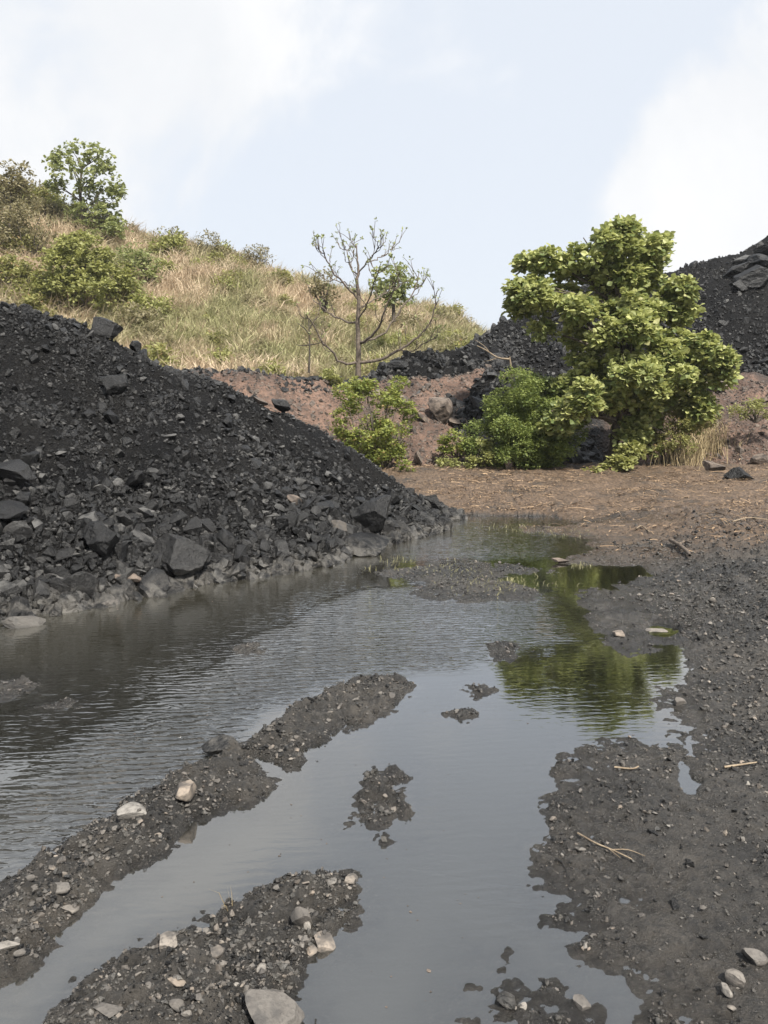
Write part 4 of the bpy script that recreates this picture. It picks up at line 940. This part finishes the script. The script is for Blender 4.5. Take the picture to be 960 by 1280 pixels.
for i, (u, v, w_, h_) in enumerate([(210, 300, 22, 12), (262, 306, 16, 14), (320, 318, 18, 10)]):
    hillbush(['wide sparse grey bush on the skyline, leftmost of three', 'round sparse grey bush on the skyline, middle of three', 'low sparse grey bush on the skyline, rightmost of three'][i], 'skyline_bush', 'bush',
             [(u, v, w_, h_), (u - w_ * .6, v + 3, w_ * .5, h_ * .7), (u + w_ * .6, v + 2, w_ * .5, h_ * .8)], 'leaf_dry', 90 + i, (u, v + h_ + 10), (.1, .2), 5, .4, stems=14, r0=.035, Y=44.)
hillbush('leafy green tree on the hillside behind the bare tree', 'hill_tree', 'tree', [(490, 345, 20, 12), (505, 358, 18, 12), (478, 362, 18, 12), (496, 374, 22, 10)], 'leaf_hill', 95, (492, 402), (.12, .22), 15, .6, Y=30., trunk=[(492, 380), (494, 360), (492, 345)])
hillbush('dark twiggy shrub on the hillside left of the bare tree', 'hill_bush', 'bush', [(404, 352, 14, 12), (410, 370, 14, 10), (398, 365, 10, 8)], 'leaf_dry', 96, (406, 390), (.1, .16), 7, .5, stems=12, Y=32.)
hillbush('small twiggy bush at the right end of the hill skyline', 'skyline_bush', 'bush', [(585, 408, 9, 7), (594, 414, 6, 5)], 'leaf_dry', 97, (588, 424), (.1, .18), 6, .4, stems=10, Y=43.)
hillbush('dry brown loose bush under the olive tree at the left edge', 'hill_bush', 'bush', [(40, 285, 26, 18), (20, 310, 22, 16), (55, 305, 18, 14)], 'leaf_dry', 87, (35, 335), (.1, .2), 11, .45, stems=10)
hillbush('olive green bush low at the left edge above the coal crest', 'hill_bush', 'bush', [(22, 345, 24, 16), (48, 338, 16, 14), (5, 335, 14, 16)], 'leaf_olive', 88, (22, 372), (.1, .2), 14, .5, stems=8)
hillbush('pale green loose bush between the large yellow bush and the open slope', 'hill_bush', 'bush', [(165, 322, 18, 14), (158, 345, 16, 14), (172, 362, 16, 12)], 'leaf_hill', 89, (165, 385), (.1, .2), 14, .5, stems=8)
# repeated small shrubs: two prototypes copied over the slope
protos = []
rs = np.random.default_rng(101)
def proto_shrub(mat, seed):
    r = np.random.default_rng(seed); E = empty('hill_shrub'); lw = [(np.array((0, 0, .38)), np.array((.42, .42, .32))), (np.array((.3, .1, .3)), np.array((.3, .3, .25))), (np.array((-.3, -.05, .28)), np.array((.28, .3, .22)))]
    a = Acc()
    for c, rad in lw: limbs(a, np.zeros(3), [c + r.normal(0, .5, 3) * rad for _ in range(4)], .02, r)
    a.build('stem', M['bark_dark'], E, smooth=True); V, F, A = tufts(sublobes(lw, 6, .5, r), 38, 5, (.09, .18), .4, r, .3, .08); build('foliage', V, F, M[mat], E, fattr=dict(var=A)); return E
PS = [proto_shrub('leaf_dry', 111), proto_shrub('leaf_olive', 112), proto_shrub('leaf_yel', 113)]
LAB = ['small dry brownish shrub among the hillside grass', 'small olive shrub among the dry hillside grass', 'small yellow green shrub among the dry hillside grass']
first = [True] * 3; k = 0
while k < 190:
    u = rs.uniform(0, 600); v = rs.uniform(250, 460); y = rs.uniform(26.5, 44.5) if k > 26 else rs.uniform(43.5, 45.3); x = (u - 480) / 960 * y
    if fbm(np.array([x * .3]), np.array([y * .3 + 2]), oct=2)[0] < rs.uniform(-.4, .3): continue
    z = float(hill_h(np.array([x]), np.array([y]))[0]); j = int(rs.integers(3)); P0 = PS[j]
    if first[j]: o = P0; first[j] = False
    else:
        o = P0.copy(); col.objects.link(o)
        for ch in P0.children:
            c = ch.copy(); c.parent = o; col.objects.link(c)
    o.location = (x, y, z - .05); s = rs.uniform(.5, 1.3) * (1.25 if u < 220 else 1); o.scale = (s, s, s * rs.uniform(.8, 1.3)); o.rotation_euler = (0, 0, rs.uniform(0, 6))
    tag(o, LAB[j], 'shrub', ['small dry hillside shrubs', 'small olive hillside shrubs', 'small yellow green hillside shrubs'][j]); k += 1

# hill grass
def blades(P, hgt, wid, r, lean=.35, wind=(0, 0)):
    n = len(P); a = r.uniform(0, 2 * np.pi, n); l = np.abs(r.normal(lean, .2, n)); d = np.stack([np.cos(a) * l + wind[0], np.sin(a) * l + wind[1]], -1); b = r.uniform(0, 2 * np.pi, n)
    s = np.stack([np.cos(b), np.sin(b), 0 * b], -1) * (wid / 2)[:, None]
    m = P + np.concatenate([d * hgt[:, None] * .35, hgt[:, None] * .6], 1); t = P + np.concatenate([d * hgt[:, None], hgt[:, None] * (1 - .25 * l[:, None])], 1)
    V = np.stack([P - s, P + s, m + s * .8, m - s * .8, t], 1).reshape(-1, 3); o = (np.arange(n) * 5)[:, None]
    return V, [np.array([[0, 1, 2, 3]]) + o, np.array([[3, 2, 4]]) + o]
rg = np.random.default_rng(121); nt_ = 26000
ty = rg.uniform(25.6, 45.6, nt_); tx = rg.uniform(-.56, .17, nt_) * ty; pat = fbm(tx * .28, ty * .28, oct=4, gain=.55); pat2 = fbm(tx * .8 + 9, ty * .8, oct=3)
nb = 7; x = np.repeat(tx, nb) + rg.normal(0, .13, nt_ * nb); y = np.repeat(ty, nb) + rg.normal(0, .13, nt_ * nb); P = np.stack([x, y, hill_h(x, y) - .03], -1)
tall = np.repeat(np.clip(.38 + .45 * pat2 - .25 * pat, .14, .95), nb) * rg.uniform(.6, 1.25, nt_ * nb)
V, F = blades(P, tall, rg.uniform(.02, .045, nt_ * nb), rg, .4, (.12, -.1)); g_ = np.repeat(np.clip(.16 + 1.9 * pat + .8 * pat2, 0, 1), nb); vv = np.clip(np.repeat(rg.random(nt_), nb) * .6 + rg.random(nt_ * nb) * .4, 0, 1)
tag(build('hill_grass', V, F, M['grass'], fattr=dict(var=np.tile(vv, 2), green=np.tile(g_, 2))), kind='stuff')
nc = 3600; nb = 26; ty = rg.uniform(25.8, 45.4, nc); tx = rg.uniform(-.56, .17, nc) * ty; pc = fbm(tx * .3 + 5, ty * .3, oct=4)
x = np.repeat(tx, nb) + rg.normal(0, .2, nc * nb); y = np.repeat(ty, nb) + rg.normal(0, .2, nc * nb); P = np.stack([x, y, hill_h(x, y) - .03], -1); sc_ = np.repeat(rg.uniform(.4, 1.3, nc), nb)
V, F = blades(P, sc_ * rg.uniform(.5, 1.1, nc * nb), rg.uniform(.03, .06, nc * nb), rg, .6, (.1, -.1))
g_ = np.repeat(np.clip(.25 + 2.4 * pc + rg.normal(0, .3, nc), 0, 1), nb); vv = np.clip(np.repeat(rg.random(nc), nb) * .8 + rg.random(nc * nb) * .25, 0, 1)
tag(build('hill_grass', V, F, M['grass'], fattr=dict(var=np.tile(vv, 2), green=np.tile(g_, 2))), kind='stuff')

# ------------------------------------------------------------------ straw and dry grass
n = 38000; y = rg.uniform(7.2, 19.5, n); x = rg.uniform(-.1, .6, n) * y; H_, S_, M_, B_ = ground_h(x, y, True); hz = np.maximum(H_, bank_h(x, y))
k = (M_ > .05) & (rg.random(n) < sstep(7.6, 12, y + 1.2 * fbm(x * .7, y * 1.1, oct=5, gain=.6)) * sstep(-.35, .45, fbm(x * 1.1, y * 1.6 + 4, oct=4, gain=.6))) & (H_ > .01) & (bank_h(x, y) < .7); x, y, hz = x[k], y[k], hz[k]; n = len(x)
a = rg.normal(0, 1.1, n); ln = .03 + rg.exponential(.07, n); tl = rg.normal(0, .14, n); wd = rg.uniform(.004, .011, n)
d = np.stack([np.cos(a), np.sin(a), tl], -1); s = np.stack([-np.sin(a), np.cos(a), rg.normal(0, .5, n)], -1); P = np.stack([x, y, hz + .012 + np.abs(tl) * ln * .4], -1)
mid = P + np.stack([0 * x, 0 * x, rg.uniform(0, .02, n)], -1)
V = np.stack([P - d * (ln / 2)[:, None] - s * (wd / 2)[:, None], P - d * (ln / 2)[:, None] + s * (wd / 2)[:, None], mid + s * (wd / 2)[:, None], mid - s * (wd / 2)[:, None], P + d * (ln / 2)[:, None] + s * (wd / 2)[:, None], P + d * (ln / 2)[:, None] - s * (wd / 2)[:, None]], 1).reshape(-1, 3)
o = (np.arange(n) * 6)[:, None]; F = [np.array([[0, 1, 2, 3]]) + o, np.array([[3, 2, 4, 5]]) + o]; vv = rg.random(n)
tag(build('straw_litter', V, F, M['straw'], fattr=dict(var=np.tile(vv, 2))), kind='stuff')
def tuft_obj(name, label, cat, spots_px, f, n, hgt, mat, seed, spread=.25, lean=.5, wid=(.008, .016)):
    r = np.random.default_rng(seed); pts = [hit(u, v, f) for u, v in spots_px]; E = empty(name, pts[0]); tag(E, label, cat)
    c = np.array(pts)[r.integers(0, len(pts), n)]; x = c[:, 0] + r.normal(0, spread, n); y = c[:, 1] + r.normal(0, spread, n); P = np.stack([x, y, f(x, y) - .01], -1)
    V, F = blades(P, r.uniform(*hgt, n), r.uniform(*wid, n), r, lean); build('leaves', V, F, M[mat], E, fattr=dict(var=np.tile(r.random(n), 2))); return E
tuft_obj('dry_grass', 'pale dry grass clump hanging below the olive bush right of the tree', 'grass clump', [(862, 575), (876, 568), (850, 580), (885, 560), (870, 550)], top_h, 900, (.3, .85), 'strawlite', 131, .28)
tuft_obj('weed_patch', 'yellow green water weed on the muddy shoal between the pools', 'weeds', [(545, 712), (560, 714), (575, 708), (610, 730), (625, 728), (640, 728), (600, 735)], lambda x, y: np.maximum(ground_h(x, y), 0), 450, (.015, .06), 'weed', 132, .2, .9, (.003, .007))
tuft_obj('weed_patch', 'pale green weed fringe on the spit near the far pool', 'weeds', [(660, 661), (685, 663), (710, 666), (640, 660)], lambda x, y: np.maximum(ground_h(x, y), 0), 220, (.015, .06), 'weed', 133, .2, .9, (.004, .008))
tuft_obj('weed_patch', 'small bright green weed beside the brown flat stone', 'weeds', [(728, 708)], lambda x, y: np.maximum(ground_h(x, y), 0), 50, (.02, .06), 'weed', 134, .06, .6, (.004, .009))
tuft_obj('weed_patch', 'reeds poking out of the water at the tip of the coal heap', 'weeds', [(490, 705), (500, 700), (478, 712)], lambda x, y: np.maximum(ground_h(x, y), 0), 60, (.03, .08), 'weed', 135, .12, .6, (.003, .006))
tuft_obj('dry_sprig', 'single dry sprig standing on the edge of the front mud bar', 'sprig', [(286, 1138)], lambda x, y: np.maximum(ground_h(x, y), 0), 7, (.04, .10), 'strawlite', 136, .008, .25, (.0015, .003))

# sticks
def stick(label, pts_px, rad, mat='drywood', lift=.012, forks=(), name='dry_stick', f=ground_h):
    pts = [hit(u, v, f) + np.array((0, 0, lift)) for u, v in pts_px]; E = empty(name, pts[0]); tag(E, label, 'stick'); a = Acc()
    a.add(*tube(smooth_path(pts, 10), np.linspace(rad, rad * .6, 10), 6))
    for fk in forks: a.add(*tube(smooth_path([hit(u, v, f) + np.array((0, 0, lift)) for u, v in fk], 7), np.linspace(rad * .7, rad * .35, 7), 5))
    a.build('stem', M[mat], E, smooth=True); return E
stick('pale forked stick lying on the right mud flat near the water', [(722, 1045), (745, 1058), (765, 1066), (790, 1078)], .004, forks=[((765, 1066), (785, 1066), (806, 1074)), ((760, 1064), (775, 1076))])
stick('straight stick lying right of the long thin puddle', [(905, 962), (925, 959), (946, 956)], .006)
stick('thin twig left of the long thin puddle', [(768, 962), (790, 964), (798, 961)], .005)
stick('crooked driftwood piece on the dark shore', [(838, 680), (848, 686), (858, 694), (862, 700)], .028, 'bark', lift=.05, forks=[((848, 686), (856, 682), (864, 684))], name='driftwood')
stick('curled twig on the straw near the far shore', [(795, 664), (802, 660), (812, 668)], .012, lift=.03)
stick('long dry stem on the straw at the frame edge', [(915, 655), (935, 650), (958, 652)], .010, lift=.03)

# ------------------------------------------------------------------ thin haze in the air
V = np.array([(a, b, c) for c in (-1.4, 26) for b in (-310, 830) for a in (-640, 640)], float)
F = np.array([(0, 2, 3, 1), (4, 5, 7, 6), (0, 1, 5, 4), (2, 6, 7, 3), (0, 4, 6, 2), (1, 3, 7, 5)])
hm = bpy.data.materials.new('haze'); hm.use_nodes = True; nt = hm.node_tree; nt.nodes.clear()
o_ = nt.nodes.new('ShaderNodeOutputMaterial'); pv = nt.nodes.new('ShaderNodeVolumePrincipled')
pv.inputs['Color'].default_value = (0.92, 0.94, 0.97, 1); pv.inputs['Density'].default_value = 0.0005; pv.inputs['Anisotropy'].default_value = 0.2
L(nt, pv.outputs[0], o_.inputs['Volume'])
tag(build('haze', V, F, hm), kind='stuff')
